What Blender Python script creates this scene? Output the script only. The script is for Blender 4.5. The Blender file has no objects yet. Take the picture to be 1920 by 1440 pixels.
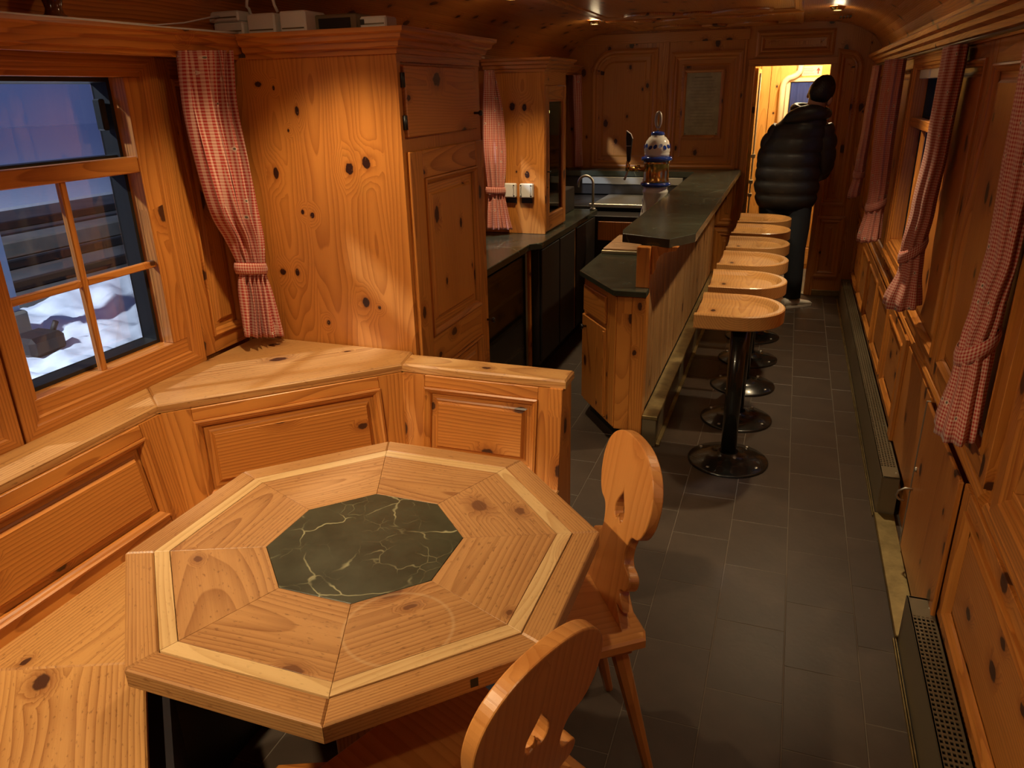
import bpy, math, random
from mathutils import Matrix, Vector, noise
random.seed(11)
PI = math.pi
scene = bpy.context.scene
C = scene.collection

# ------------------------------------------------------------------ camera
F_PX, PITCH, YAW, ROLL = 1416.98, 0.368907616, 0.349539195, -0.02160456
CAM_H = 1.68
def _cam():
    cp, sp, cy, sy = math.cos(PITCH), math.sin(PITCH), math.cos(YAW), math.sin(YAW)
    fwd = Vector((-sy*cp, cy*cp, -sp)); r0 = Vector((cy, sy, 0)); u0 = r0.cross(fwd)
    r = math.cos(ROLL)*r0 + math.sin(ROLL)*u0
    u = -math.sin(ROLL)*r0 + math.cos(ROLL)*u0
    cd = bpy.data.cameras.new('camera'); cd.sensor_width = 36; cd.sensor_fit = 'HORIZONTAL'
    cd.lens = 36*F_PX/1920; cd.clip_start = 0.02; cd.clip_end = 300
    o = bpy.data.objects.new('camera', cd); C.objects.link(o)
    m = Matrix((r, u, -fwd)).transposed().to_4x4(); m.translation = (0, 0, CAM_H)
    o.matrix_world = m; scene.camera = o
_cam()

# ------------------------------------------------------------------ world: dusk sky
w = bpy.data.worlds.new('dusk_sky'); scene.world = w; w.use_nodes = True
bg = w.node_tree.nodes['Background']; bg.inputs[0].default_value = (0.13, 0.17, 0.40, 1); bg.inputs[1].default_value = 0.42

# ------------------------------------------------------------------ view
vs = scene.view_settings
vs.view_transform = 'Standard'; vs.look = 'None'; vs.gamma = 1; vs.use_curve_mapping = False
vs.exposure = 0.22
LAMP_COL = (1.0, 0.755, 0.44)
SPOT_W = 60.0
SPILL_W = 0.55
SPOT_DEG, SPOT_BLEND = 96, .65
# lamps outside on the station yard (a tall floodlight beyond the frame)
def yard_light():
    l = bpy.data.lights.new('yard_floodlight', 'SPOT'); l.energy = 10000; l.color = (0.80, 0.90, 1.0)
    l.spot_size = math.radians(120); l.spot_blend = 0.6; l.shadow_soft_size = 0.3
    o = bpy.data.objects.new('yard_floodlight', l); C.objects.link(o); o.location = (-8.5, -4.0, 7.5)
    d = Vector((-9, 8, -1)) - o.location; o.rotation_euler = d.to_track_quat('-Z', 'Y').to_euler()
yard_light()

# ------------------------------------------------------------------ materials
def newmat(name):
    m = bpy.data.materials.new(name); m.use_nodes = True
    nt = m.node_tree; bs = nt.nodes['Principled BSDF']
    return m, nt, bs
class NT:
    """tiny node helper"""
    def __init__(s, nt): s.nt = nt
    def n(s, typ, **kw):
        nd = s.nt.nodes.new(typ)
        for k, v in kw.items(): setattr(nd, k, v)
        return nd
    def link(s, a, b): s.nt.links.new(a, b)
    def val(s, sock, x):
        if hasattr(x, 'links'): s.nt.links.new(x, sock)
        else: sock.default_value = x
    def math(s, op, a, b=None, c=None, clamp=False):
        nd = s.n('ShaderNodeMath', operation=op, use_clamp=clamp)
        s.val(nd.inputs[0], a)
        if b is not None: s.val(nd.inputs[1], b)
        if c is not None: s.val(nd.inputs[2], c)
        return nd.outputs[0]
    def comb(s, x, y, z):
        nd = s.n('ShaderNodeCombineXYZ')
        for i, q in enumerate((x, y, z)): s.val(nd.inputs[i], q)
        return nd.outputs[0]
    def mix(s, f, a, b, blend='MIX'):
        nd = s.n('ShaderNodeMix', data_type='RGBA', blend_type=blend)
        s.val(nd.inputs[0], f); s.val(nd.inputs[6], a); s.val(nd.inputs[7], b)
        return nd.outputs[2]
    def rng(s, x, a, b, c, d, smooth=False):
        nd = s.n('ShaderNodeMapRange'); nd.interpolation_type = 'SMOOTHSTEP' if smooth else 'LINEAR'
        s.val(nd.inputs[0], x)
        for i, q in enumerate((a, b, c, d)): nd.inputs[1+i].default_value = q
        return nd.outputs[0]
    def noise(s, vec, scale=1, detail=2, rough=.5):
        nd = s.n('ShaderNodeTexNoise'); s.link(vec, nd.inputs['Vector'])
        nd.inputs['Scale'].default_value = scale; nd.inputs['Detail'].default_value = detail; nd.inputs['Roughness'].default_value = rough
        return nd.outputs[0]

def wood_mat(name, light, dark, rough=.38, knots=.62, knot_r=.13, ring=95, worn=0.0, coat=.15, kx=4.3, ky=7.2, ovar=.22, strs=.42, straight=False, kcol=(.060, .019, .007)):
    m, nt, bs = newmat(name); k = NT(nt)
    at = k.n('ShaderNodeAttribute', attribute_name='gr'); sp = k.n('ShaderNodeSeparateXYZ'); k.link(at.outputs['Vector'], sp.inputs[0])
    l, a, b = sp.outputs
    ac = k.math('MULTIPLY_ADD', b, .83, a)
    # knots
    kv = k.comb(k.math('MULTIPLY', l, kx), k.math('MULTIPLY', ac, ky), 0.0)
    vo = k.n('ShaderNodeTexVoronoi', voronoi_dimensions='2D', feature='F1'); k.link(kv, vo.inputs['Vector']); vo.inputs['Scale'].default_value = 1
    d = vo.outputs['Distance']; cs = k.n('ShaderNodeSeparateColor'); k.link(vo.outputs['Color'], cs.inputs[0])
    has = k.math('GREATER_THAN', cs.outputs[0], knots)
    kr = k.math('MULTIPLY_ADD', cs.outputs[1], knot_r, knot_r*.35)
    wob = k.noise(k.comb(k.math('MULTIPLY', l, 60), k.math('MULTIPLY', ac, 60), 0.0), 1, 1)
    dd = k.math('MULTIPLY_ADD', k.math('SUBTRACT', wob, .5), .07, d)
    q = k.math('DIVIDE', dd, kr)
    core = k.math('MULTIPLY', k.rng(q, .7, 1.0, 1, 0, True), has)
    halo = k.math('MULTIPLY', k.rng(q, .9, 2.6, 1, 0, True), has)
    # annual rings
    w1 = k.noise(k.comb(k.math('MULTIPLY', l, 1.3), k.math('MULTIPLY', a, 7), k.math('MULTIPLY', b, 7)), 1, 2)
    w2 = k.noise(k.comb(k.math('MULTIPLY', l, .7), k.math('MULTIPLY', ac, 2.2), 3.7), 1, 2)
    aa = k.math('MULTIPLY_ADD', k.math('SUBTRACT', w1, .5), .045, a)
    bb = k.math('ADD', b, k.math('MULTIPLY_ADD', w2, .20, -.06))
    r = k.math('SQRT', k.math('ADD', k.math('MULTIPLY', aa, aa), k.math('MULTIPLY', bb, bb)))
    if straight: r = k.math('ADD', k.math('MULTIPLY_ADD', k.math('SUBTRACT', w1, .5), .012, a), b)
    r = k.math('MULTIPLY_ADD', halo, .028, r)
    ph = k.math('FRACT', k.math('MULTIPLY', r, ring))
    rings = k.math('POWER', ph, 2.2)
    edge = k.rng(ph, .93, 1.0, 1, 0, True)
    rings = k.math('MULTIPLY', rings, edge)
    fib = k.noise(k.comb(k.math('MULTIPLY', l, 9), k.math('MULTIPLY', a, 420), k.math('MULTIPLY', b, 420)), 1, 2)
    tone = k.noise(k.comb(k.math('MULTIPLY', l, .9), k.math('MULTIPLY', a, 3.5), k.math('MULTIPLY', b, 3.5)), 1, 1)
    strk = k.noise(k.comb(k.math('MULTIPLY', l, 2.2), k.math('MULTIPLY', a, 75), k.math('MULTIPLY', b, 75)), 1, 3, .6)
    f = k.math('ADD', k.math('MULTIPLY', rings, .78), k.math('MULTIPLY', k.math('SUBTRACT', fib, .45), .42))
    f = k.math('ADD', f, k.math('MULTIPLY', k.math('SUBTRACT', strk, .5), strs))
    oi = k.n('ShaderNodeObjectInfo')
    f = k.math('ADD', f, k.math('MULTIPLY', k.math('SUBTRACT', oi.outputs['Random'], .5), ovar))
    f = k.math('ADD', f, k.rng(tone, .3, .7, -.14, .22), clamp=True)
    col = k.mix(f, (*light, 1), (*dark, 1))
    if worn > 0:
        spec = k.noise(k.comb(k.math('MULTIPLY', l, 55), k.math('MULTIPLY', a, 150), k.math('MULTIPLY', b, 150)), 1, 3)
        spots = k.rng(spec, .60, .72, 0, worn, True)
        col = k.mix(spots, col, (dark[0]*.55, dark[1]*.5, dark[2]*.5, 1))
        big = k.noise(k.comb(k.math('MULTIPLY', l, 4), k.math('MULTIPLY', a, 9), k.math('MULTIPLY', b, 9)), 1, 3)
        col = k.mix(k.rng(big, .45, .75, 0, .35, True), col, (light[0]*1.15, light[1]*1.2, light[2]*1.3, 1))
    col = k.mix(k.math('MULTIPLY', halo, .45), col, (dark[0]*.8, dark[1]*.65, dark[2]*.6, 1))
    col = k.mix(core, col, (*kcol, 1))
    k.link(col, bs.inputs['Base Color'])
    bs.inputs['Roughness'].default_value = rough
    k.link(k.math('MULTIPLY_ADD', fib, .22, rough-.1), bs.inputs['Roughness'])
    bs.inputs['Coat Weight'].default_value = coat; bs.inputs['Coat Roughness'].default_value = .25
    bp = k.n('ShaderNodeBump'); bp.inputs['Strength'].default_value = .10 + .35*worn; bp.inputs['Distance'].default_value = .0012
    hh = k.math('SUBTRACT', k.math('MULTIPLY', fib, .5), k.math('ADD', rings, core))
    k.link(hh, bp.inputs['Height']); k.link(bp.outputs[0], bs.inputs['Normal'])
    return m

def ring_stain(m, cx, cy, r):
    """faint pale ring left by a hot pot on the boards"""
    nt = m.node_tree; k = NT(nt); bs = nt.nodes['Principled BSDF']; old = bs.inputs['Base Color'].links[0].from_socket
    tc = k.n('ShaderNodeTexCoord'); sp = k.n('ShaderNodeSeparateXYZ'); k.link(tc.outputs['Object'], sp.inputs[0])
    dx = k.math('SUBTRACT', sp.outputs[0], cx); dy = k.math('SUBTRACT', sp.outputs[1], cy)
    d = k.math('ABSOLUTE', k.math('SUBTRACT', k.math('SQRT', k.math('ADD', k.math('MULTIPLY', dx, dx), k.math('MULTIPLY', dy, dy))), r))
    k.link(k.mix(k.rng(d, 0, .006, .32, 0, True), old, (.62, .42, .22, 1)), bs.inputs['Base Color'])

def plain(name, col, rough=.5, metal=0, bump=0, bscale=80, coat=0, var=0, vscale=6):
    m, nt, bs = newmat(name); k = NT(nt)
    bs.inputs['Base Color'].default_value = (*col, 1); bs.inputs['Roughness'].default_value = rough; bs.inputs['Metallic'].default_value = metal
    bs.inputs['Coat Weight'].default_value = coat
    if var or bump:
        tc = k.n('ShaderNodeTexCoord')
        if var:
            n = k.noise(tc.outputs['Object'], vscale, 4, .6)
            k.link(k.mix(k.rng(n, .3, .7, 0, 1), tuple(c*(1-var) for c in col)+(1,), tuple(min(1, c*(1+var)) for c in col)+(1,)), bs.inputs['Base Color'])
        if bump:
            n2 = k.noise(tc.outputs['Object'], bscale, 3)
            bp = k.n('ShaderNodeBump'); bp.inputs['Strength'].default_value = bump; bp.inputs['Distance'].default_value = .004
            k.link(n2, bp.inputs['Height']); k.link(bp.outputs[0], bs.inputs['Normal'])
    return m

def stone_mat(name, base, vein, vs_=3.0, width=.02, amt=1.0, rough=.3, mot=.35):
    m, nt, bs = newmat(name); k = NT(nt); tc = k.n('ShaderNodeTexCoord')
    v = tc.outputs['Object']
    wn = k.n('ShaderNodeTexNoise'); k.link(v, wn.inputs['Vector']); wn.inputs['Scale'].default_value = 5; wn.inputs['Detail'].default_value = 4
    va = k.n('ShaderNodeVectorMath', operation='MULTIPLY_ADD'); k.link(wn.outputs['Color'], va.inputs[0]); va.inputs[1].default_value = (.16, .16, .16); k.link(v, va.inputs[2])
    vo = k.n('ShaderNodeTexVoronoi', feature='DISTANCE_TO_EDGE'); k.link(va.outputs[0], vo.inputs['Vector']); vo.inputs['Scale'].default_value = vs_
    brk = k.noise(v, vs_*1.6, 2)
    ln = k.math('MULTIPLY', k.rng(vo.outputs['Distance'], 0, width, 1, 0, True), k.rng(brk, .42, .62, 0, amt, True))
    vo2 = k.n('ShaderNodeTexVoronoi', feature='DISTANCE_TO_EDGE'); k.link(va.outputs[0], vo2.inputs['Vector']); vo2.inputs['Scale'].default_value = vs_*2.6
    ln2 = k.math('MULTIPLY', k.rng(vo2.outputs['Distance'], 0, width*1.2, .45, 0, True), k.rng(brk, .5, .3, 0, amt, True))
    cl = k.noise(v, 9, 5, .65)
    c0 = k.mix(k.rng(cl, .35, .7, 0, 1), tuple(c*(1-mot) for c in base)+(1,), tuple(c*(1+mot) for c in base)+(1,))
    k.link(k.mix(k.math('ADD', ln, ln2, clamp=True), c0, (*vein, 1)), bs.inputs['Base Color'])
    k.link(k.math('MULTIPLY_ADD', cl, .2, rough-.1), bs.inputs['Roughness'])
    return m

def gingham_mat(name, red, white, pitch=.0095):
    m, nt, bs = newmat(name); k = NT(nt)
    at = k.n('ShaderNodeAttribute', attribute_name='gr'); sp = k.n('ShaderNodeSeparateXYZ'); k.link(at.outputs['Vector'], sp.inputs[0])
    u, v, _ = sp.outputs
    def stripe(x): return k.rng(k.math('ABSOLUTE', k.math('SUBTRACT', k.math('FRACT', k.math('DIVIDE', x, pitch)), .5)), .22, .28, 0, 1)
    f = k.math('MULTIPLY', k.math('ADD', stripe(u), stripe(v)), .5)
    col = k.mix(f, (*white, 1), (*red, 1))
    # small printed flowers
    vo = k.n('ShaderNodeTexVoronoi', voronoi_dimensions='2D', feature='F1'); k.link(k.comb(k.math('MULTIPLY', u, 14), k.math('MULTIPLY', v, 14), 0.0), vo.inputs['Vector']); vo.inputs['Randomness'].default_value = .55
    vo.inputs['Scale'].default_value = 1
    ring = k.math('MULTIPLY', k.math('LESS_THAN', vo.outputs['Distance'], .105), k.math('GREATER_THAN', vo.outputs['Distance'], .05))
    dot = k.math('LESS_THAN', vo.outputs['Distance'], .05)
    cs = k.n('ShaderNodeSeparateColor'); k.link(vo.outputs['Color'], cs.inputs[0]); has = k.math('GREATER_THAN', cs.outputs[0], .6)
    col = k.mix(k.math('MULTIPLY', k.math('MULTIPLY', ring, has), .5), col, (.75, .68, .55, 1)); col = k.mix(k.math('MULTIPLY', dot, has), col, (.12, .10, .07, 1))
    k.link(col, bs.inputs['Base Color']); bs.inputs['Roughness'].default_value = .9
    bs.inputs['Sheen Weight'].default_value = .15
    return m

def glass_mat(name, tint=(1, 1, 1), refl=.5, rough=.02):
    m = bpy.data.materials.new(name); m.use_nodes = True; nt = m.node_tree; k = NT(nt)
    for n in list(nt.nodes): nt.nodes.remove(n)
    out = k.n('ShaderNodeOutputMaterial'); tr = k.n('ShaderNodeBsdfTransparent'); tr.inputs[0].default_value = (*tint, 1)
    gl = k.n('ShaderNodeBsdfGlossy'); gl.inputs['Roughness'].default_value = rough
    fr = k.n('ShaderNodeFresnel'); fr.inputs[0].default_value = 1.45
    mx = k.n('ShaderNodeMixShader'); k.link(k.math('MULTIPLY', fr.outputs[0], refl), mx.inputs[0]); k.link(tr.outputs[0], mx.inputs[1]); k.link(gl.outputs[0], mx.inputs[2]); k.link(mx.outputs[0], out.inputs[0])
    return m
def emit_mat(name, col, s):
    m, nt, bs = newmat(name)
    bs.inputs['Base Color'].default_value = (*col, 1); bs.inputs['Emission Color'].default_value = (*col, 1); bs.inputs['Emission Strength'].default_value = s
    return m

M = {}
PINE_L, PINE_D = (.57, .216, .040), (.28, .078, .011)
M['pine'] = wood_mat('pine_aged', PINE_L, PINE_D, knots=.52)
M['pine_plain'] = wood_mat('pine_aged_clear', PINE_L, PINE_D, knots=.86)
M['pine_top'] = wood_mat('pine_worn_top', (.57, .30, .098), (.27, .10, .024), worn=.55, rough=.45, knots=.74, coat=.05)
M['pine_table'] = wood_mat('pine_table_board', (.47, .235, .082), (.25, .098, .027), worn=.6, rough=.42, knots=.60, coat=.1, knot_r=.11, kcol=(.16, .060, .020), strs=.9)
M['pine_border'] = wood_mat('pine_table_border', (.47, .235, .078), (.23, .082, .020), worn=.5, strs=1.0, rough=.42, knots=.9, coat=.1, knot_r=.05, straight=True, ring=150, kcol=(.12, .04, .012))
ring_stain(M['pine_table'], .205, -.235, .103)
M['pine_inlay'] = wood_mat('pine_inlay_light', (.64, .42, .19), (.45, .25, .09), worn=.3, rough=.42, knots=.97, coat=.1)
M['pine_chair'] = wood_mat('pine_chair', (.62, .265, .070), (.47, .175, .038), rough=.33, knots=.92, coat=.3, ring=55, ovar=.1)
M['pine_seat'] = wood_mat('pine_stool_seat', (.60, .31, .10), (.36, .14, .034), rough=.34, knots=.86, coat=.3)
M['pine_yellow'] = wood_mat('pine_light_vestibule', (.75, .46, .13), (.55, .28, .06), rough=.4, knots=.8)
M['board'] = wood_mat('pine_board', (.50, .275, .11), (.22, .095, .030), rough=.45, knots=.80, ovar=.5, ring=120)
M['slate'] = stone_mat('slate_counter', (.038, .042, .029), (.15, .16, .11), 1.3, .008, .8, .24, .18)
M['serpentine'] = stone_mat('serpentine_inlay', (.042, .042, .022), (.34, .32, .18), 6.0, .017, 1.0, .34, .3)
M['tile'] = plain('floor_tile', (.056, .038, .027), .44, bump=.12, bscale=45, var=.22, vscale=5)
M['grout'] = plain('floor_grout', (.13, .105, .08), .8)
M['tile_grey'] = plain('vestibule_floor', (.20, .20, .19), .55, var=.15)
M['brass'] = plain('polished_brass', (.75, .50, .16), .2, 1)
M['brass_old'] = plain('aged_brass_strip', (.34, .26, .12), .5, 1, var=.3, vscale=14)
M['steel'] = plain('brushed_steel', (.50, .48, .42), .48, 1)
M['bronze'] = plain('bronze_painted_metal', (.23, .19, .12), .42, .6)
M['blackmetal'] = plain('black_enamel_metal', (.012, .012, .010), .22, .2, coat=.5)
M['black'] = plain('black_frame', (.010, .010, .010), .45)
M['dark'] = plain('dark_laminate', (.016, .012, .010), .5)
M['white'] = plain('white_plastic', (.72, .70, .64), .42)
M['cream'] = plain('cream_enamel', (.80, .72, .50), .35)
M['ceramic'] = plain('white_glazed_ceramic', (.80, .77, .70), .08, coat=.6)
M['blue'] = plain('cobalt_glaze', (.018, .050, .30), .1, coat=.6)
M['gingham'] = gingham_mat('red_gingham', (.40, .020, .014), (.66, .40, .29), .0100)
M['glass'] = glass_mat('window_glass', (.94, .96, 1.0), .55)
M['glass_dark'] = glass_mat('cooler_glass', (.66, .62, .54), .7, .05)
M['joint_shade'] = plain('joint_shade_brown', (.045, .020, .008), .7)
M['snow'] = plain('snow', (.80, .83, .88), .75, bump=1.0, bscale=2.2, var=.06)
M['asphalt'] = plain('dark_track_bed', (.095, .085, .075), .8, bump=.5, bscale=4, var=.35, vscale=.6)
M['concrete'] = plain('concrete_edge', (.16, .145, .12), .8, var=.3, vscale=1.0)
M['rail'] = plain('rusty_rail', (.03, .027, .025), .6, .4)
M['post'] = plain('blue_grey_paint', (.20, .27, .40), .5)
M['puffer'] = plain('black_nylon', (.022, .021, .021), .48, bump=.25, bscale=60)
M['denim'] = plain('dark_denim', (.020, .025, .035), .85, bump=.2, bscale=200)
M['skin'] = plain('skin', (.50, .27, .16), .5)
M['hair'] = plain('black_hair', (.010, .007, .005), .4, bump=.8, bscale=120)
M['shoe'] = plain('white_leather', (.70, .66, .58), .5)
M['bluecloth'] = plain('dark_blue_cloth', (.015, .03, .16), .85)
M['paper'] = plain('framed_paper', (.34, .29, .16), .6, var=.2, vscale=12)
M['red'] = plain('red_print', (.60, .03, .02), .6)
M['ink'] = plain('dark_print', (.20, .16, .09), .6)
M['brownglass'] = plain('brown_glazed_jug', (.10, .035, .012), .12, coat=.5)
M['lamp'] = emit_mat('halogen_lens', (1.0, .80, .50), 55)
M['lamp_small'] = emit_mat('display_light', (.9, .95, .35), 9)
M['green'] = plain('dark_bottle_glass', (.02, .035, .012), .12)
# ------------------------------------------------------------------ mesh helpers
ORG = {}
def V(*a): return Vector(a)
class MB:
    def __init__(s): s.v = []; s.f = []; s.g = []; s.sm = []
    def add(s, vs, fs, T=None, g=(0, 0, 1), smooth=False, off=None, gr=None):
        b0 = len(s.v); a = Vector(g).normalized()
        t = V(1, 0, 0) if abs(a.x) < .8 else V(0, 1, 0)
        b = (t - a*t.dot(a)).normalized(); c = a.cross(b)
        if off is None: off = V(random.uniform(0, 40), random.uniform(0, .02), random.uniform(0, .03)); acr = random.uniform(0, 9)
        else: acr = 0
        for i, p in enumerate(vs):
            p = Vector(p)
            if gr is not None: s.g.append(tuple(gr[i]))
            else: s.g.append((p.dot(a)+off.x, p.dot(b)+off.y, p.dot(c)+off.z))
            s.v.append(tuple(T @ p) if T is not None else tuple(p))
        for f in fs: s.f.append(tuple(b0+i for i in f)); s.sm.append(smooth)
        return s
    def box(s, x0, x1, y0, y1, z0, z1, T=None, g=(0, 0, 1), ch=.002):
        ch = min(ch, (x1-x0)*.3, (y1-y0)*.3, (z1-z0)*.3)
        cx, cy, cz = (x0+x1)/2, (y0+y1)/2, (z0+z1)/2
        gg = g
        # centre the grain frame on the piece so that the rings arch differently in each board
        lo = V(x0, y0, z0); hi = V(x1, y1, z1); vs = []; idx = {}
        if ch <= 0:
            vs = [(x, y, z) for x in (x0, x1) for y in (y0, y1) for z in (z0, z1)]
            fs = [(0, 1, 3, 2), (4, 6, 7, 5), (0, 4, 5, 1), (2, 3, 7, 6), (0, 2, 6, 4), (1, 5, 7, 3)]
        else:
            for ax in range(3):
                for i in range(8):
                    p = [0, 0, 0]
                    for k in range(3):
                        hi_ = (i >> k) & 1
                        e = (hi if hi_ else lo)[k]
                        p[k] = e if k == ax else (e-ch if hi_ else e+ch)
                    idx[(ax, i)] = len(vs); vs.append(tuple(p))
            fs = []
            for ax in range(3):
                o = [k for k in range(3) if k != ax]
                for sd in (0, 1):
                    q = [(sd << ax) | (a << o[0]) | (b << o[1]) for a, b in ((0, 0), (1, 0), (1, 1), (0, 1))]
                    fs.append(tuple(idx[(ax, i)] for i in q))
            for ax in range(3):   # edges along ax
                o = [k for k in range(3) if k != ax]
                for a in (0, 1):
                    for b in (0, 1):
                        i0 = (a << o[0]) | (b << o[1]); i1 = i0 | (1 << ax)
                        fs.append((idx[(o[0], i0)], idx[(o[0], i1)], idx[(o[1], i1)], idx[(o[1], i0)]))
            for i in range(8): fs.append((idx[(0, i)], idx[(1, i)], idx[(2, i)]))
        ctr = V(cx, cy, cz); a = Vector(g).normalized(); t = V(1, 0, 0) if abs(a.x) < .8 else V(0, 1, 0)
        b = (t - a*t.dot(a)).normalized(); c = a.cross(b); r1, r2, r3 = random.uniform(0, 40), random.uniform(-.06, .06), random.uniform(.0, .05)
        gr = [((Vector(p)-ctr).dot(a)+r1, (Vector(p)-ctr).dot(b)+r2, (Vector(p)-ctr).dot(c)+r3) for p in vs]
        return s.add(vs, fs, T, g, gr=gr)
    def prism(s, poly, z0, z1, T=None, g=(1, 0, 0), ch=0.0, smooth=False, chb=0.0):
        """vertical prism over a polygon (counter-clockwise), optional chamfer on the top and bottom rims"""
        n = len(poly); loops = []
        if chb > 0: loops.append([(p[0], p[1], z0) for p in inset(poly, chb)]); loops.append([(p[0], p[1], z0+chb) for p in poly])
        else: loops.append([(p[0], p[1], z0) for p in poly])
        if ch > 0: loops.append([(p[0], p[1], z1-ch) for p in poly]); loops.append([(p[0], p[1], z1) for p in inset(poly, ch)])
        else: loops.append([(p[0], p[1], z1) for p in poly])
        return s.loft(loops, T, g, True, True, smooth)
    def loft(s, loops, T=None, g=(0, 0, 1), cap0=True, cap1=True, smooth=False, closed=True, gr=None):
        n = len(loops[0]); vs = [p for L in loops for p in L]; fs = []
        for i in range(len(loops)-1):
            for j in range(n if closed else n-1):
                k = (j+1) % n
                fs.append((i*n+j, i*n+k, (i+1)*n+k, (i+1)*n+j))
        b0 = len(s.v)
        ctr = sum((Vector(p) for p in vs), Vector())/len(vs)
        a = Vector(g).normalized(); t = V(1, 0, 0) if abs(a.x) < .8 else V(0, 1, 0)
        b = (t - a*t.dot(a)).normalized(); c = a.cross(b); r1, r2, r3 = random.uniform(0, 40), random.uniform(-.06, .06), random.uniform(.0, .05)
        if gr is None: gr = [((Vector(p)-ctr).dot(a)+r1, (Vector(p)-ctr).dot(b)+r2, (Vector(p)-ctr).dot(c)+r3) for p in vs]
        s.add(vs, fs, T, g, smooth, gr=gr)
        if cap0: s.f.append(tuple(b0+j for j in reversed(range(n)))); s.sm.append(False)
        if cap1: s.f.append(tuple(b0+(len(loops)-1)*n+j for j in range(n))); s.sm.append(False)
        return s
    def cyl(s, p0, p1, r0, r1=None, n=16, T=None, caps=True):
        r1 = r0 if r1 is None else r1; p0 = Vector(p0); p1 = Vector(p1); d = (p1-p0).normalized()
        t = V(1, 0, 0) if abs(d.x) < .8 else V(0, 1, 0); u = (t-d*t.dot(d)).normalized(); w = d.cross(u)
        L = [[tuple(p + (u*math.cos(2*PI*i/n)+w*math.sin(2*PI*i/n))*r) for i in range(n)] for p, r in ((p0, r0), (p1, r1))]
        return s.loft(L, T, d, caps, caps, True)
    def lathe(s, prof, n=24, T=None, caps=True):
        L = [[(r*math.cos(2*PI*i/n), r*math.sin(2*PI*i/n), z) for i in range(n)] for r, z in prof]
        return s.loft(L, T, (0, 0, 1), caps, caps, True)
    def tube(s, pts, r, n=8, T=None, rs=None):
        pts = [Vector(p) for p in pts]; L = []; u = None
        for i, p in enumerate(pts):
            d = (pts[min(i+1, len(pts)-1)] - pts[max(i-1, 0)]).normalized()
            if u is None:
                t = V(0, 0, 1) if abs(d.z) < .8 else V(1, 0, 0); u = (t-d*t.dot(d)).normalized()
            else: u = (u-d*u.dot(d)).normalized()
            w = d.cross(u); rr = rs[i] if rs else r
            L.append([tuple(p+(u*math.cos(2*PI*k/n)+w*math.sin(2*PI*k/n))*rr) for k in range(n)])
        return s.loft(L, T, (0, 0, 1), True, True, True)
    def ring(s, poly, prof, T=None, cap=False, gdirs=True):
        """frame strips around a convex polygon; prof = [(inset, z), ...]; each side has its own grain along the side"""
        n = len(poly); loops = [[(p[0], p[1], z) for p in (inset(poly, d) if d else poly)] for d, z in prof]
        for j in range(n):
            k = (j+1) % n; vs = []; fs = []
            for L in loops: vs += [L[j], L[k]]
            for i in range(len(loops)-1): fs.append((2*i, 2*i+1, 2*i+3, 2*i+2))
            d = Vector(loops[0][k])-Vector(loops[0][j])
            s.add(vs, fs, T, d)
        if cap: s.add(loops[-1], [tuple(range(n))], T, cap)
        return s
    def sweep(s, prof, path, T=None, closed=False, caps=True):
        """horizontal moulding: prof = [(out, z)], path = [(x, y)]; out is to the right of the travel direction"""
        m = len(path); nrm = []
        for i in range(m):
            a = Vector(path[i-1]) if (i > 0 or closed) else None; b = Vector(path[i]); c = Vector(path[(i+1) % m]) if (i < m-1 or closed) else None
            ns = []
            if a is not None: d = (b-a).normalized(); ns.append(V(d.y, -d.x))
            if c is not None: d = (c-b).normalized(); ns.append(V(d.y, -d.x))
            if len(ns) == 2: q = (ns[0]+ns[1]); q = q/(q.length_squared/2); nrm.append(q)
            else: nrm.append(ns[0])
        for i in range(m if closed else m-1):
            k = (i+1) % m
            A = [(path[i][0]+nrm[i].x*o, path[i][1]+nrm[i].y*o, z) for o, z in prof]
            B = [(path[k][0]+nrm[k].x*o, path[k][1]+nrm[k].y*o, z) for o, z in prof]
            d = Vector(B[0])-Vector(A[0]); np_ = len(prof)
            fs = [(j, (j+1) % np_, np_+(j+1) % np_, np_+j) for j in range(np_)]
            if caps and (i == 0 and not closed): fs.append(tuple(range(np_)))
            if caps and (i == m-2 and not closed): fs.append(tuple(np_+j for j in reversed(range(np_))))
            s.add(A+B, fs, T, d)
        return s
    def build(s, name, mat, parent=None, loc=None, smooth=None):
        me = bpy.data.meshes.new(name)
        org = Vector((0, 0, 0))
        if parent is not None: org = ORG.get(parent.name, Vector((0, 0, 0)))
        elif loc is not None: org = Vector(loc)
        me.from_pydata([(p[0]-org.x, p[1]-org.y, p[2]-org.z) for p in s.v], [], s.f)
        at = me.attributes.new('gr', 'FLOAT_VECTOR', 'POINT')
        at.data.foreach_set('vector', [c for g in s.g for c in g])
        me.polygons.foreach_set('use_smooth', s.sm if smooth is None else [smooth]*len(s.sm))
        me.update(); me.validate()
        me.materials.append(mat if not isinstance(mat, str) else M[mat])
        o = bpy.data.objects.new(name, me); C.objects.link(o)
        if parent is not None: o.parent = parent
        elif loc is not None: o.location = org
        ORG[o.name] = org
        return o
def inset(poly, d):
    n = len(poly); out = []
    for i in range(n):
        a = Vector(poly[i-1][:2]); b = Vector(poly[i][:2]); c = Vector(poly[(i+1) % n][:2])
        e0 = (b-a).normalized(); e1 = (c-b).normalized()
        n0 = V(-e0.y, e0.x); n1 = V(-e1.y, e1.x); q = n0+n1
        if q.length_squared < 1e-9: q = n0
        else: q = q/(q.length_squared/2)
        p = b+q*d; out.append((p.x, p.y))
    return out
def rect(x0, x1, y0, y1): return [(x0, y0), (x1, y0), (x1, y1), (x0, y1)]
def frame(o, u, v):
    u = Vector(u).normalized(); v = Vector(v).normalized(); n = u.cross(v)
    m = Matrix((u, v, n)).transposed().to_4x4(); m.translation = Vector(o); return m
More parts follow.
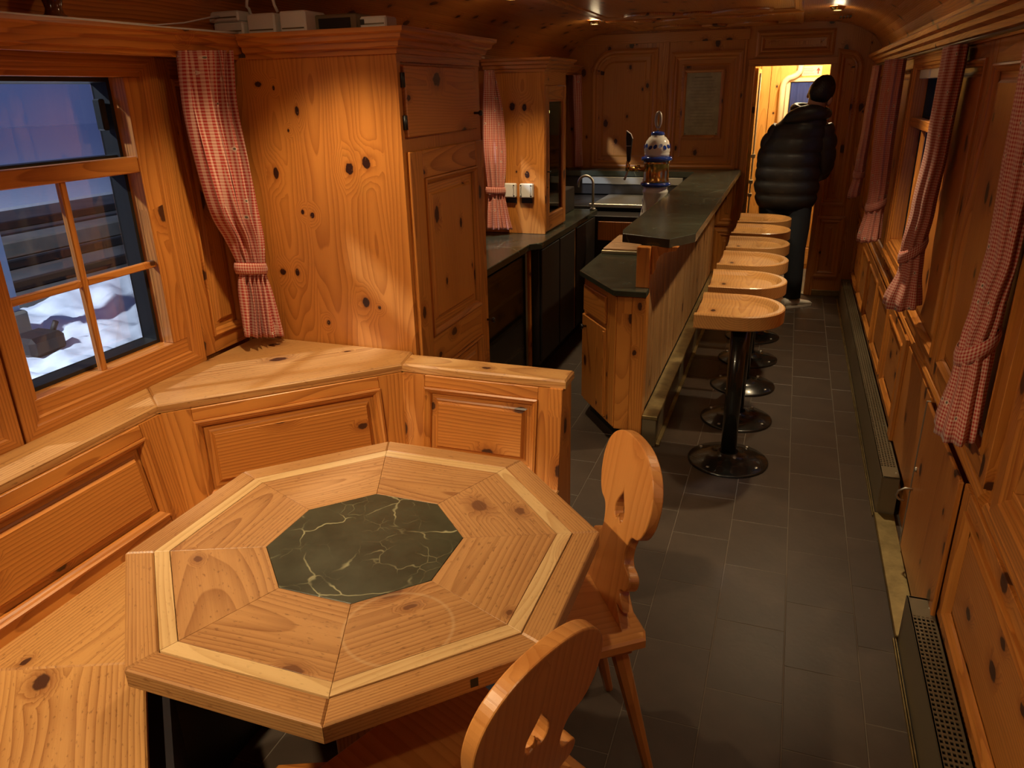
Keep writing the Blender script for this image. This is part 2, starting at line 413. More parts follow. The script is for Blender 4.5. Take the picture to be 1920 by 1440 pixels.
def tag(o, label=None, cat=None, group=None, kind=None):
    if label: o['label'] = label
    if cat: o['category'] = cat
    if group: o['group'] = group
    if kind: o['kind'] = kind
    return o
def thing(name, loc, label, cat, group=None):
    o = bpy.data.objects.new(name, None); o.empty_display_size = .05; C.objects.link(o); o.location = loc
    ORG[o.name] = Vector(loc); return tag(o, label, cat, group)
def copy_tree(o, parent=None):
    c = o.copy(); C.objects.link(c); c.parent = parent
    for ch in list(o.children): copy_tree(ch, c)
    return c
MOULD = [(0, -.002), (.0, .007), (.006, .009), (.011, .004), (.016, .001), (.021, -.004), (.024, -.012)]
def rpanel(parent, T, w, h, st=(.08, .08), rl=(.06, .06), mat='pine', fld=.035, th=.028, deep=-.014, raised=-.004, mk_frame=True, small=False):
    """stiles, rails, moulding and one raised panel in local (x along, y up, z out)"""
    x0, x1, y0, y1 = st[0], w-st[1], rl[0], h-rl[1]
    if mk_frame:
        if st[0] > 0: MB().box(0, st[0], 0, h, -th, 0, T, (0, 1, 0)).build('stile', mat, parent)
        if st[1] > 0: MB().box(w-st[1], w, 0, h, -th, 0, T, (0, 1, 0)).build('stile', mat, parent)
        if rl[0] > 0: MB().box(x0, x1, 0, y0, -th, -.0005, T, (1, 0, 0)).build('rail', mat, parent)
        if rl[1] > 0: MB().box(x0, x1, y1, h, -th, -.0005, T, (1, 0, 0)).build('rail', mat, parent)
    MB().ring(rect(x0, x1, y0, y1), MOULD, T).build('moulding', 'pine_plain' if mat == 'pine' else mat, parent)
    long_x = (x1-x0) > (y1-y0)
    MB().ring(rect(x0+.02, x1-.02, y0+.02, y1-.02), [(0, deep), (fld*.55, deep), (fld*.75, deep+.002), (fld, raised)], T).add(
        [(p[0], p[1], raised) for p in inset(rect(x0+.02, x1-.02, y0+.02, y1-.02), fld)], [(0, 1, 2, 3)], T, (1, 0, 0) if long_x else (0, 1, 0)).build('panel', mat, parent)
# ------------------------------------------------------------------ the setting
XL, XR, YF, YN = -1.93, 0.57, 6.82, -1.4
TL = lambda y, z, x=XL: frame((x, y, z), (0, 1, 0), (0, 0, 1))      # on the left wall: local x = +Y, y = up, z = into the room
TR = lambda y, z, x=XR: frame((x, y, z), (0, -1, 0), (0, 0, 1))     # on the right wall: local x = -Y
TF = lambda x, z, y=YF: frame((x, y, z), (1, 0, 0), (0, 0, 1))      # on the far wall: local x = +X
TN = lambda x, z, y: frame((x, y, z), (1, 0, 0), (0, 0, 1))

floor = tag(MB().box(XL-.1, XR+.1, YN, YF+.02, -.10, -.0012, ch=0).build('floor', 'grout'), kind='structure')
def tiles():
    px, py, gap = .2203, .334, .0028; cache = {}
    for k in range(-8, 3):
        xa, xb = .1356+px*(k-1), .1356+px*k
        xb = min(xb, .565); xa = max(xa, -1.42)
        if xb-xa < .05: continue
        y0 = 1.703 + (py/2 if k % 2 == 0 else 0) - py*6
        for j in range(23):
            ya, yb = y0+j*py, y0+(j+1)*py
            if ya < .2 or ya > YF: continue
            yb = min(yb, YF)
            key = (round(xb-xa, 3), round(yb-ya, 3), random.randint(0, 1))
            if key not in cache:
                b = MB().box(0, xb-xa-gap, 0, yb-ya-gap, -.012, 0, ch=.0012)
                o = b.build('tile', 'tile', floor); cache[key] = o.data
            else:
                o = bpy.data.objects.new('tile', cache[key]); C.objects.link(o); o.parent = floor
            o.location = (xa+gap/2, ya+gap/2, random.uniform(-.0006, .0004))
tiles()

def slab(name, x0, x1, ops, z1=2.0, mat='pine'):
    b = MB(); y = YN; ops = sorted(ops)
    for (a, c, lo, hi) in ops:
        if a > y: b.box(x0, x1, y, a, 0, z1, ch=0)
        b.box(x0, x1, a, c, 0, lo, g=(0, 1, 0), ch=0); b.box(x0, x1, a, c, hi, z1, g=(0, 1, 0), ch=0); y = c
    b.box(x0, x1, y, YF, 0, z1, ch=0)
    return tag(b.build(name, mat), kind='structure')
wall_left = slab('wall_left', XL-.10, XL, [(.60, 1.24, .88, 1.76), (1.37, 1.915, .89, 1.755), (3.40, 4.10, .97, 1.76), (5.35, 6.25, .97, 1.76)])
wall_right = slab('wall_right', XR, XR+.10, [(.95, 1.84, .76, 1.74), (3.80, 4.66, .86, 1.77), (5.44, 6.12, .86, 1.77)])
wall_near = tag(MB().box(XL-.1, XR+.1, YN-.1, YN, 0, 2.2, ch=0).build('wall_near', 'pine'), kind='structure')

# ceiling: flat middle with a cove on each side
def ceiling():
    pr = []
    n = 10
    for i in range(n+1):
        t = PI/2*i/n; pr.append((XL+.51*(1-math.cos(t)), 1.86+.275*math.sin(t)))
    pr2 = [(XR-(p[0]-XL)*.92, p[1]) for p in reversed(pr)]
    pts = pr+pr2; L = []
    out = [(XL-.05, 1.86)] + [(p[0], p[1]) for p in pts] + [(XR+.05, 1.86), (XR+.12, 2.3), (XL-.12, 2.3)]
    vs = [[(x, y, z) for x, z in out] for y in (YN, YF)]
    gr = []
    acc = 0
    for y in (YN, YF):
        acc = 0; prev = out[0]
        for p in out:
            acc += math.hypot(p[0]-prev[0], p[1]-prev[1]); prev = p
            gr.append((y, acc, .03))
    b = MB().loft(vs, None, (0, 1, 0), True, True, False, gr=gr)
    return tag(b.build('ceiling', 'pine'), kind='structure')
ceil = ceiling()
ZC = 2.135
def ceil_frames():
    T = lambda x, y: frame((x, y, ZC), (1, 0, 0), (0, -1, 0))   # local z points down
    cells = [(.55, 2.1), (2.2, 3.85), (3.95, 5.6), (5.7, 6.7)]
    for (a, c) in cells:
        MB().ring(rect(0, 1.30, 0, c-a), [(0, -.002), (0, .016), (.012, .018), (.03, .010), (.05, .006), (.06, -.002)], T(-1.33, c)).build('ceiling_moulding', 'pine_plain', ceil)
        # carved rosette-like curves in each cell
        h = (c-a); m = MB()
        for sx in (-1, 1):
            for sy in (-1, 1):
                pts = [(-.68+sx*(.08+.38*t), (a+c)/2+sy*(h*.46-.22*math.sin(t*PI)*(.5+.5*t)-.05*t), ZC-.004) for t in [i/14 for i in range(15)]]
                m.tube(pts, .016, 6)
        m.build('carved_scroll', 'pine_plain', ceil)
        cx, cy = -.68, (a+c)/2
        MB().lathe([(.10, 0), (.10, .012), (.075, .02), (.05, .012), (.03, .026), (.0, .03)], 20, Matrix.Translation((cx, c-.06, ZC)) @ Matrix.Rotation(PI, 4, 'X')).build('carved_rosette', 'pine_plain', ceil)
    for i in range(4):
        MB().box(.20+.02*i, .21+.02*i, 6.00, 6.16, ZC-.035, ZC-.028, ch=0).build('vent_slot', 'black', ceil)
ceil_frames()

# --- far wall
def far_wall():
    b = MB(); x0, x1 = XL-.1, XR+.1; d0, d1, dz = -.36, .205, 1.83
    b.box(x0, d0, YF, YF+.07, 0, 2.25, ch=0); b.box(d1, x1, YF, YF+.07, 0, 2.25, ch=0); b.box(d0, d1, YF, YF+.07, dz, 2.25, g=(1, 0, 0), ch=0)
    w = tag(b.build('wall_far', 'pine'), kind='structure')
    # door casing
    for xa, xb in ((d0-.055, d0), (d1, d1+.045)): MB().box(xa, xb, YF-.016, YF+.075, 0, dz+.05, ch=.004).build('door_casing', 'pine_plain', w)
    MB().box(d0-.055, d1+.045, YF-.018, YF+.075, dz, dz+.055, g=(1, 0, 0), ch=.004).build('door_casing', 'pine_plain', w)
    def panel(poly, z_out=.0, deep=-.004):
        T = TF(0, 0, YF-.012)
        MB().ring(poly, [(-.035, -.012), (-.035, .004), (-.018, .010), (-.006, .006), (0, .0), (.012, .004), (.022, -.004), (.028, -.011)], T).build('moulding', 'pine_plain', w)
        q = inset(poly, .028)
        MB().ring(q, [(0, -.010), (.03, -.010), (.045, -.004)], T).add([(p[0], p[1], -.004) for p in inset(q, .045)], [tuple(range(len(poly)))], T, (0, 0, 1) if False else (0, 1, 0)).build('panel', 'pine', w)
    def arc(cx, cz, r, a0, a1, n=6): return [(cx+r*math.cos(math.radians(a0+(a1-a0)*i/n)), cz+r*math.sin(math.radians(a0+(a1-a0)*i/n))) for i in range(n+1)]
    panel([(-1.66, 1.07), (-1.17, 1.07), (-1.17, 1.96)] + arc(-1.50, 1.80, .16, 90, 180))
    panel(rect(-.99, -.49, 1.07, 1.92))
    panel([(.275, .79), (.405, .79)] + arc(.405-.10, 1.90-.10, .10, 0, 60) + [(.275, 1.90)])
    panel(rect(.275, .425, .19, .64)); panel(rect(-.545, -.425, .60, .95)); panel(rect(-.545, -.425, .12, .50))
    panel(rect(-.33, .18, 1.93, 2.05))
    for xa, xb in ((-1.10, -1.045), (-.455, -.43)): MB().box(xa, xb, YF-.014, YF, 1.04, 2.12, ch=.003).build('stile', 'pine', w)
    MB().box(XL, -.415, YF-.016, YF, 1.97+.06, 2.11, g=(1, 0, 0), ch=.004).build('rail', 'pine', w)
    MB().box(d1+.05, XR, YF-.014, YF, 0, .05, g=(1, 0, 0), ch=.002).build('baseboard', 'brass_old', w)
    MB().box(d1+.045, d1+.06, YF-.02, YF, .0, 1.86, ch=.003).build('stile', 'pine_plain', w)
    return w
wall_far = far_wall()

# --- mouldings that run along the walls
SHELF = [(0, 1.855), (.105, 1.855), (.105, 1.80), (.118, 1.80), (.122, 1.815), (.134, 1.818), (.138, 1.836), (.150, 1.845), (.155, 1.858), (.166, 1.864), (.162, 1.875), (0, 1.875)]
t1 = MB().sweep(SHELF, [(XL, YN), (XL, 2.325)]).build('trim_1', 'pine_plain'); tag(t1, kind='structure')
t2 = MB().sweep(SHELF, [(XL, 3.03), (XL, 4.50)]).build('trim_2', 'pine_plain'); tag(t2, kind='structure')
t3 = MB().sweep(SHELF, [(XL, 4.97), (XL, YF)]).build('trim_3', 'pine_plain'); tag(t3, kind='structure')
CORN = [(0, 1.80), (.030, 1.80), (.034, 1.815), (.055, 1.82), (.060, 1.838), (.080, 1.846), (.084, 1.862), (.105, 1.868), (.112, 1.885), (.105, 1.893), (0, 1.893)]
t4 = MB().sweep(CORN, [(XR, YF), (XR, YN)]).build('trim_4', 'pine_plain'); tag(t4, kind='structure')
RAIL = [(0, .635), (.010, .635), (.012, .650), (.022, .655), (.026, .668), (.020, .680), (.012, .684), (.008, .694), (0, .696)]
t5 = MB().sweep(RAIL, [(XR, YF), (XR, 2.03)]).build('trim_5', 'pine_plain'); tag(t5, kind='structure')
t6 = MB().sweep(RAIL, [(XR, 1.98), (XR, YN)]).build('trim_6', 'pine_plain'); tag(t6, kind='structure')

# --- left wall panelling behind the first curtain and in the galley
rpanel(wall_left, TL(2.045, .815, XL+.022), .27, .985, (.05, .05), (.06, .06))
rpanel(wall_left, TL(4.12, .86, XL+.022), .36, .94, (.06, .06), (.08, .06))
rpanel(wall_left, TL(6.30, 1.05, XL+.022), .50, .75, (.06, .06), (.06, .06))
rpanel(wall_left, TL(3.04, .86, XL+.022), .30, .94, (.06, .06), (.08, .06))

# --- right wall panelling (upper panels, wainscot)
def R(ya, yb, z0, z1, st=.055, rl=.05, off=-.022, **k): rpanel(wall_right, TR(yb, z0, XR+off), yb-ya, z1-z0, (st, st), (rl, rl), **k)
R(2.885, 3.72, .70, 1.80, .06, .05)
R(2.02, 2.885, .70, 1.80, .06, .07)
R(4.72, 5.38, .70, 1.80); R(6.18, 6.80, .70, 1.80)
for a, c in ((3.54, 4.16), (4.16, 4.78), (4.78, 5.40), (5.40, 6.02), (6.02, 6.74)): R(a, c, .19, .635, .045, .045)
R(1.22, 2.18, .19, .635, .07, .05); R(.2, 1.22, .19, .635, .07, .05)
MB().box(XR-.034, XR, 3.455, 3.54, .182, .66, ch=.004).build('pilaster', 'pine', wall_right)
MB().box(XR-.020, XR, 2.84, 3.455, .19, .635, ch=.003).build('plank', 'pine', wall_right)
for a, c in ((3.76, 3.80), (4.66, 4.70), (5.40, 5.44), (6.12, 6.16)): MB().box(XR-.02, XR+.1, a, c, .70, 1.80, ch=.003).build('window_casing', 'pine_plain', wall_right)
# ------------------------------------------------------------------ windows
def window(n, T, x0, x1, y0, y1, wl, wr, rb, rt, tr=None, mx=None, my=None, black=True, depth=.10):
    """inner wooden sash in local coordinates on the wall plane, dark outer frame and panes set deep in the opening"""
    a, c, b, d = x0+wl, x1-wr, y0+rb, y1-rt
    r = tag(MB().ring(rect(x0, x1, y0, y1), [(0, -.002), (0, .030), (.004, .034), (min(wl, rb)*.55, .034), (min(wl, rb)*.6, .028), (min(wl, rb)*.8, .026), (min(wl, rb)*.86, .018)], T).build('window_%d' % n, 'pine_plain'), kind='structure')
    MB().box(x0, a, b, d, -.02, .018, T, (0, 1, 0)).build('stile', 'pine_plain', r); MB().box(c, x1, b, d, -.02, .018, T, (0, 1, 0)).build('stile', 'pine_plain', r)
    MB().box(x0, x1, y0, b, -.02, .0175, T, (1, 0, 0)).build('rail', 'pine_plain', r); MB().box(x0, x1, d, y1, -.02, .0175, T, (1, 0, 0)).build('rail', 'pine_plain', r)
    # reveal
    rv = MB().ring(rect(a, c, b, d), [(0, -.0195), (0, -.041)], T).build('reveal', 'pine_plain', r)
    fr = MB().ring(rect(a, c, b, d), [(0, -.040), (.012, -.040), (.014, -.06), (.016, -depth+.01), (.018, -depth+.005)], T).build('outer_frame', 'black', r)
    if tr:
        MB().box(a-.004, c+.004, tr[0], tr[1], -.03, .012, T, (1, 0, 0), .003).build('transom', 'pine_plain', r)
        MB().box(a, c, tr[0]-.004, tr[1]+.006, -depth, -.05, T, (1, 0, 0), .002).build('outer_transom', 'black', r)
    lo, hi = b, (tr[0] if tr else d)
    if mx is not None: MB().box(mx-.011, mx+.011, lo-.002, hi+.002, -.014, .006, T, (0, 1, 0), .003).build('muntin', 'pine_plain', r)
    if my is not None:
        segs = [(a, mx-.011), (mx+.011, c)] if mx is not None else [(a, c)]
        for (p, q) in segs: MB().box(p-.001, q+.001, my-.011, my+.011, -.013, .005, T, (1, 0, 0), .003).build('muntin', 'pine_plain', r)
    zs = [(lo, hi)] + ([(tr[1], d)] if tr else [])
    for (p, q) in zs: MB().box(a+.012, c-.012, p+.012 if p == b else p, q-.012 if q == d else q, -depth+.004, -depth+.008, T, ch=0).build('pane', 'glass', r)
    return r
T0 = TL(0, 0)
w1 = window(1, T0, 1.315, 2.033, .800, 1.820, .072, .125, .108, .075, (1.468, 1.516), 1.632, 1.180)
MB().box(1.862, 1.885, 1.595, 1.685, -.075, -.045, T0, ch=.004).build('latch', 'black', w1)
for z in (.885, 1.665): MB().box(2.034, 2.041, z, z+.055, .004, .024, T0, ch=.001).build('hinge', 'black', w1)
w2 = window(2, T0, .56, 1.308, .800, 1.820, .072, .072, .108, .075, (1.468, 1.516), .93, 1.180)
w3 = window(3, T0, 3.36, 4.14, .93, 1.80, .06, .06, .06, .06, (1.47, 1.515), 3.75, None)
w4 = window(4, T0, 5.30, 6.29, .93, 1.80, .06, .06, .06, .06, (1.47, 1.515), 5.80, None)
Tr = TR(0, 0)
w5 = window(5, Tr, -1.89, -.90, .705, 1.79, .09, .07, .10, .075, (1.468, 1.516), -1.40, None)
w6 = window(6, Tr, -4.69, -3.77, .82, 1.80, .055, .055, .06, .06, (1.47, 1.515), -4.23, None)
w7 = window(7, Tr, -6.15, -5.41, .82, 1.80, .055, .055, .06, .06, (1.47, 1.515), -5.78, None)
MB().box(XR-.035, XR+.01, .86, 1.93, .690, .712, g=(0, 1, 0), ch=.005).build('sill', 'pine_plain', w5)
for y in (3.90, 4.26):
    MB().box(XR-.012, XR+.02, y, y+.30, 1.70, 1.775, ch=.003).build('roller_blind', 'white', w6)
# catch on the far windows sills (right wall)
for (wv, ya, yb) in ((w6, 3.75, 4.71), (w7, 5.39, 6.17)):
    MB().box(XR-.045, XR+.01, ya, yb, .785, .818, g=(0, 1, 0), ch=.006).build('sill', 'pine_plain', wv)

# ------------------------------------------------------------------ outside: snowy station yard at dusk
def outside():
    G = -.9
    # snow in front
    nx, ny = 130, 190; vs = []; fs = []
    for i in range(nx+1):
        for j in range(ny+1):
            x = -2.4-7.0*i/nx; y = 0+15*j/ny
            h = G + .10*noise.noise((x*.5, y*.5, 0)) + .10*noise.noise((x*1.9, y*1.9, 3)) + .09*noise.noise((x*3.6, y*3.6, 5)) + .045*noise.noise((x*8, y*8, 9))
            h += .16*max(0, 1-abs(x+8.9)/.9)*(.9+.25*noise.noise((0, y*1.1, 7)))
            vs.append((x, y, h))
    for i in range(nx):
        for j in range(ny): a = i*(ny+1)+j; fs.append((a, a+ny+1, a+ny+2, a+1))
    o = MB().add(vs, fs, smooth=True).build('snow_ground', 'snow'); tag(o, 'trodden snow lying beyond the train window', 'snow', kind='stuff')
    # cleared track bed with rails, far snow field
    b = MB().box(-19, -9.2, -6, 34, G-.4, G-.02, ch=0).build('track_bed', 'asphalt'); tag(b, kind='structure')
    for x, w_, h_, mt in ((-10.6, .09, .14, 'rail'), (-12.1, .09, .14, 'rail'), (-14.6, .10, .16, 'rail'), (-16.1, .10, .16, 'rail')):
        r = MB().box(x, x+w_, -6, 34, G-.02, G+h_, ch=.02).build('steel_rail', mt)
        tag(r, {-10.6: 'dark steel rail nearest to the snow beyond the window', -12.1: 'second dark steel rail beyond the snow', -14.6: 'third dark steel rail out in the yard', -16.1: 'farthest dark steel rail before the far snow'}[x], 'rail', 'rails in the yard')
    k = MB().box(-13.6, -12.9, -6, 34, G-.02, G+.28, ch=.03).build('platform_kerb', 'concrete'); tag(k, 'low grey concrete kerb between the yard rails', 'kerb')
    f = MB().box(-80, -19, -30, 90, G-.5, G+.05, ch=0).build('snow_field', 'snow'); tag(f, kind='structure')
    # painted post and track-side switch box
    p = thing('yard_post', (-8.3, 5.93, G), 'blue-grey painted post standing in the snow by the window edge', 'post')
    MB().box(-8.45, -8.15, 5.62, 6.00, G+.06, G+1.35, ch=.02).build('shaft', 'post', p); MB().box(-8.50, -8.10, 5.58, 6.05, G+.02, G+.36, ch=.03).build('footing', 'concrete', p)
    s = thing('track_switch', (-7.55, 5.62, G), 'dark metal track switch box half buried in snow', 'switch box')
    MB().box(-7.75, -7.35, 5.42, 5.86, G+.02, G+.24, ch=.05).build('housing', 'rail', s); MB().cyl((-7.5, 5.80, G+.2), (-7.45, 5.84, G+.33), .03, .03, 8).build('lever', 'rail', s)
outside()
# ------------------------------------------------------------------ dining corner
TC = V(-.81, 1.245)          # centre of the octagonal table and of the bench around it
def oc(ap, deg): r = ap/math.cos(PI/8); return (TC.x+r*math.cos(math.radians(deg)), TC.y+r*math.sin(math.radians(deg)))

def bench():
    t = thing('corner_bench', (-1.45, 1.7, 0), 'pine corner bench with panelled backrest and wide ledge under the window', 'bench')
    AB, AT, ZB, ZT = .87, .925, .45, .785
    L = math.hypot(AT-AB, ZT-ZB)
    wb, wt = 2*AB*math.tan(PI/8), 2*AT*math.tan(PI/8)
    for th in (225, 180, 135, 90):
        a = math.radians(th); n = V(math.cos(a), math.sin(a)); u = V(n.y, -n.x)
        o = TC+n*AB; vv = V(n.x*(AT-AB), n.y*(AT-AB), ZT-ZB)
        T = frame((o.x, o.y, ZB), (u.x, u.y, 0), vv)
        xr_t, xr_b = (wt/2, wb/2) if th != 90 else (.191, .191)
        li = -(wt/2-.085); ri = (wt/2-.085) if th != 90 else .11
        MB().prism([(-wb/2, -.03), (li, -.03), (li, L), (-wt/2, L)], -.03, 0, T, (0, 1, 0)).build('stile', 'pine', t)
        MB().prism([(ri, -.03), (xr_b, -.03), (xr_t, L), (ri, L)], -.03, 0, T, (0, 1, 0)).build('stile', 'pine', t)
        MB().box(li, ri, -.03, .042, -.03, -.0006, T, (1, 0, 0)).build('rail', 'pine', t)
        MB().box(li, ri, L-.040, L, -.03, -.0006, T, (1, 0, 0)).build('rail', 'pine_plain', t)
        T2 = T @ Matrix.Translation((li, .042, 0))
        rpanel(t, T2, ri-li, L-.082, (0, 0), (0, 0), mk_frame=False, fld=.034, raised=.001)
        # seat board, apron below it
        c0, c1 = th+22.5, th-22.5
        p = [oc(.875, c0), oc(.50, c0), oc(.50, c1), oc(.875, c1)]
        if th == 90: p = [oc(.875, c0), oc(.50, c0), (-.615, TC.y+.50), (-.615, TC.y+.875)]
        MB().prism(p, .425, .45, None, (u.x, u.y, 0), .004).build('seat_board', 'pine_top', t)
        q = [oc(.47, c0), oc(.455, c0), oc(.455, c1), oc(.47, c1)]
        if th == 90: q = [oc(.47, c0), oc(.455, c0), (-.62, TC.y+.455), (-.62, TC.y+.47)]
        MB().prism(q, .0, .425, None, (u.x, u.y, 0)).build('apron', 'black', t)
    A, B = oc(.937, 157.5), oc(.937, 112.5); S = oc(.937, 202.5); W_ = -1.894
    ld = [('W', [S, A, (W_, 1.745), (W_, .80)][::-1], (0, 1, 0)),
          ('NW', [A, B, (-1.225, 2.317), (W_, 2.317), (W_, 1.747)], (B[0]-A[0], B[1]-A[1], 0)),
          ('N', [B, (-.612, B[1]), (-.612, 2.288), (-1.207, 2.288), (-1.222, 2.310)], (1, 0, 0)),
          ('SW', [(W_, .798), S, oc(.937, 247.5), (oc(.937, 247.5)[0]-.08, oc(.937, 247.5)[1]-.08), (W_, .62)], (.7, -.7, 0))]
    for nm, p, g in ld:
        ar = sum(p[i-1][0]*p[i][1]-p[i][0]*p[i-1][1] for i in range(len(p)))
        if ar < 0: p = p[::-1]
        MB().prism(p, .785, .812, None, g, .006).build('ledge_board', 'pine_top', t)
    MB().prism([(2.119, 0), (2.276, 0), (2.276, .785), (2.1685, .785), (2.119, .45)], 0, .045, frame((-.664, 0, 0), (0, 1, 0), (0, 0, 1)), (0, 1, 0), .002).build('end_post', 'pine', t)
    MB().box(-1.205, -.662, 2.245, 2.275, 0, .785, g=(1, 0, 0), ch=.002).build('back_board', 'pine', t)
    return t
bench()

def table():
    t = thing('octagonal_table', (TC.x, TC.y, 0), 'octagonal pine table with pale inlay ring and dark stone centre', 'table')
    Z0, Z1 = .710, .750
    rings = [('border_board', .486, .4285, 'pine_border', Z1), ('inlay_strip', .428, .3965, 'pine_inlay', Z1+.0004), ('top_board', .396, .2015, 'pine_table', Z1)]
    for nm, ao, ai, mt, z1 in rings:
        for k in range(8):
            th = 45*k; a = math.radians(th); g = (-math.sin(a), math.cos(a), 0)
            p = [oc(ao, th-22.5), oc(ao, th+22.5), oc(ai, th+22.5), oc(ai, th-22.5)]
            e = .0004
            MB().prism(inset(p, e), Z0, z1, None, g, .0035 if nm == 'border_board' else .0006, chb=.003 if nm == 'border_board' else 0).build(nm, mt, t)
    MB().prism([oc(.2010, 45*k+22.5) for k in range(8)], Z0, Z1+.0006, None, (1, 0, 0), .0008).build('stone_inlay', 'serpentine', t)
    # dark square mortise in the edge facing the camera
    a = math.radians(-45); n = V(math.cos(a), math.sin(a)); o = TC+n*.4865; T = frame((o.x, o.y, Z0), (n.y*-1, n.x, 0), (0, 0, 1))
    MB().box(.052, .066, .012, .029, -.002, .0006, T, ch=0).build('mortise', 'black', t)
    MB().box(TC.x-.33, TC.x+.33, TC.y-.06, TC.y+.06, .66, .71, g=(1, 0, 0), ch=.006).build('bearer', 'pine', t)
    MB().box(TC.x-.09, TC.x+.09, TC.y-.09, TC.y+.09, .07, .66, ch=.012).build('pedestal', 'pine', t)
    for an in (.4, .4+PI/2):
        T = Matrix.Translation((TC.x, TC.y, 0)) @ Matrix.Rotation(an, 4, 'Z')
        MB().box(-.30, .30, -.05, .05, 0 if an < 1 else .001, .07 if an < 1 else .0715, T, (1, 0, 0), .012).build('foot', 'pine', t)
table()

def curve_plate(name, splines, half, bev, T, mat, parent, g=(0, 1, 0)):
    """flat plate with holes: outlines in local xy, thickness along local z"""
    cu = bpy.data.curves.new(name, 'CURVE'); cu.dimensions = '2D'; cu.fill_mode = 'BOTH'; cu.extrude = half-bev; cu.bevel_depth = bev; cu.bevel_resolution = 1; cu.offset = -bev
    for pts in splines:
        s = cu.splines.new('POLY'); s.points.add(len(pts)-1); s.use_cyclic_u = True
        for q, p in zip(s.points, pts): q.co = (p[0], p[1], 0, 1)
    ob = bpy.data.objects.new(name, cu); C.objects.link(ob)
    me0 = bpy.data.meshes.new_from_object(ob.evaluated_get(bpy.context.evaluated_depsgraph_get()))
    vs = [tuple(v.co) for v in me0.vertices]; fs = [tuple(p.vertices) for p in me0.polygons]
    bpy.data.objects.remove(ob); bpy.data.curves.remove(cu); bpy.data.meshes.remove(me0)
    return MB().add(vs, fs, T, g).build(name, mat, parent)
def smooth_pts(pts, it=2):
    for _ in range(it):
        q = []
        for i in range(len(pts)):
            a, b = pts[i], pts[(i+1) % len(pts)]
            q += [(a[0]*.75+b[0]*.25, a[1]*.75+b[1]*.25), (a[0]*.25+b[0]*.75, a[1]*.25+b[1]*.75)]
        pts = q
    return pts
BACK = [(.145, 0), (.142, .04), (.120, .055), (.092, .072), (.092, .084), (.118, .092), (.130, .110), (.128, .132), (.112, .142), (.090, .144), (.077, .158), (.074, .180), (.080, .208), (.090, .226), (.106, .232), (.122, .236), (.140, .258), (.152, .29), (.156, .33), (.148, .37), (.126, .405), (.09, .430), (.048, .443), (0, .446)]
def chair(loc, rot, label):
    t = thing('farmhouse_chair', (0, 0, 0), label, 'chair', 'carved pine chairs at the table')
    zs = .462
    poly = [(.032, -.150), (.032, .150), (.020, .182), (-.30, .208), (-.37, .195), (-.385, .16), (-.385, -.16), (-.37, -.195), (-.30, -.208), (.020, -.182)]
    ar = sum(poly[i-1][0]*poly[i][1]-poly[i][0]*poly[i-1][1] for i in range(len(poly)))
    if ar < 0: poly = poly[::-1]
    MB().prism(poly, zs-.034, zs, None, (1, 0, 0), .006, chb=.008).build('seat', 'pine_chair', t)
    rec = .17; T = frame((-.014, 0, zs-.002), (0, 1, 0), (rec, 0, 1))
    half = BACK; out = [(w_, h_) for w_, h_ in half] + [(-w_, h_) for w_, h_ in reversed(half[:-1])]
    foot = out[0:2]
    ol = [out[0]] + smooth_pts(out[1:-1], 2)[0:-4] + [out[-1]]
    heart = []
    for i in range(28):
        a = 2*PI*i/28; hx = 16*math.sin(a)**3; hy = 13*math.cos(a)-5*math.cos(2*a)-2*math.cos(3*a)-math.cos(4*a)
        heart.append((hx*.0018, .258-hy*.0030))
    curve_plate('backrest', [ol, heart], .014, .003, T, 'pine_chair', t)
    for sy in (-1, 1):
        MB().box(-.30, .0, sy*.125-.03, sy*.125+.03, zs-.064, zs-.034, g=(1, 0, 0), ch=.004).build('batten', 'pine_chair', t)
        for (xa, xb) in ((-.03, .062), (-.28, -.345)):
            MB().cyl((xa, sy*.118, zs-.040), (xb, sy*.152, 0), .0235, .0135, 8).build('leg', 'pine_chair', t, smooth=False)
    t.location = loc; t.rotation_euler = (0, 0, rot); return t
def at_table(deg, d, u):
    a = math.radians(deg); return (TC.x+math.cos(a)*d-math.sin(a)*u, TC.y+math.sin(a)*d+math.cos(a)*u, 0)
chair(at_table(33, .605, .045), math.radians(33), 'carved pine chair pushed in on the bar side of the table, facing us')
chair(at_table(-23, .573, -.125), math.radians(-23), 'carved pine chair at the bottom of the photo, its back turned to us')
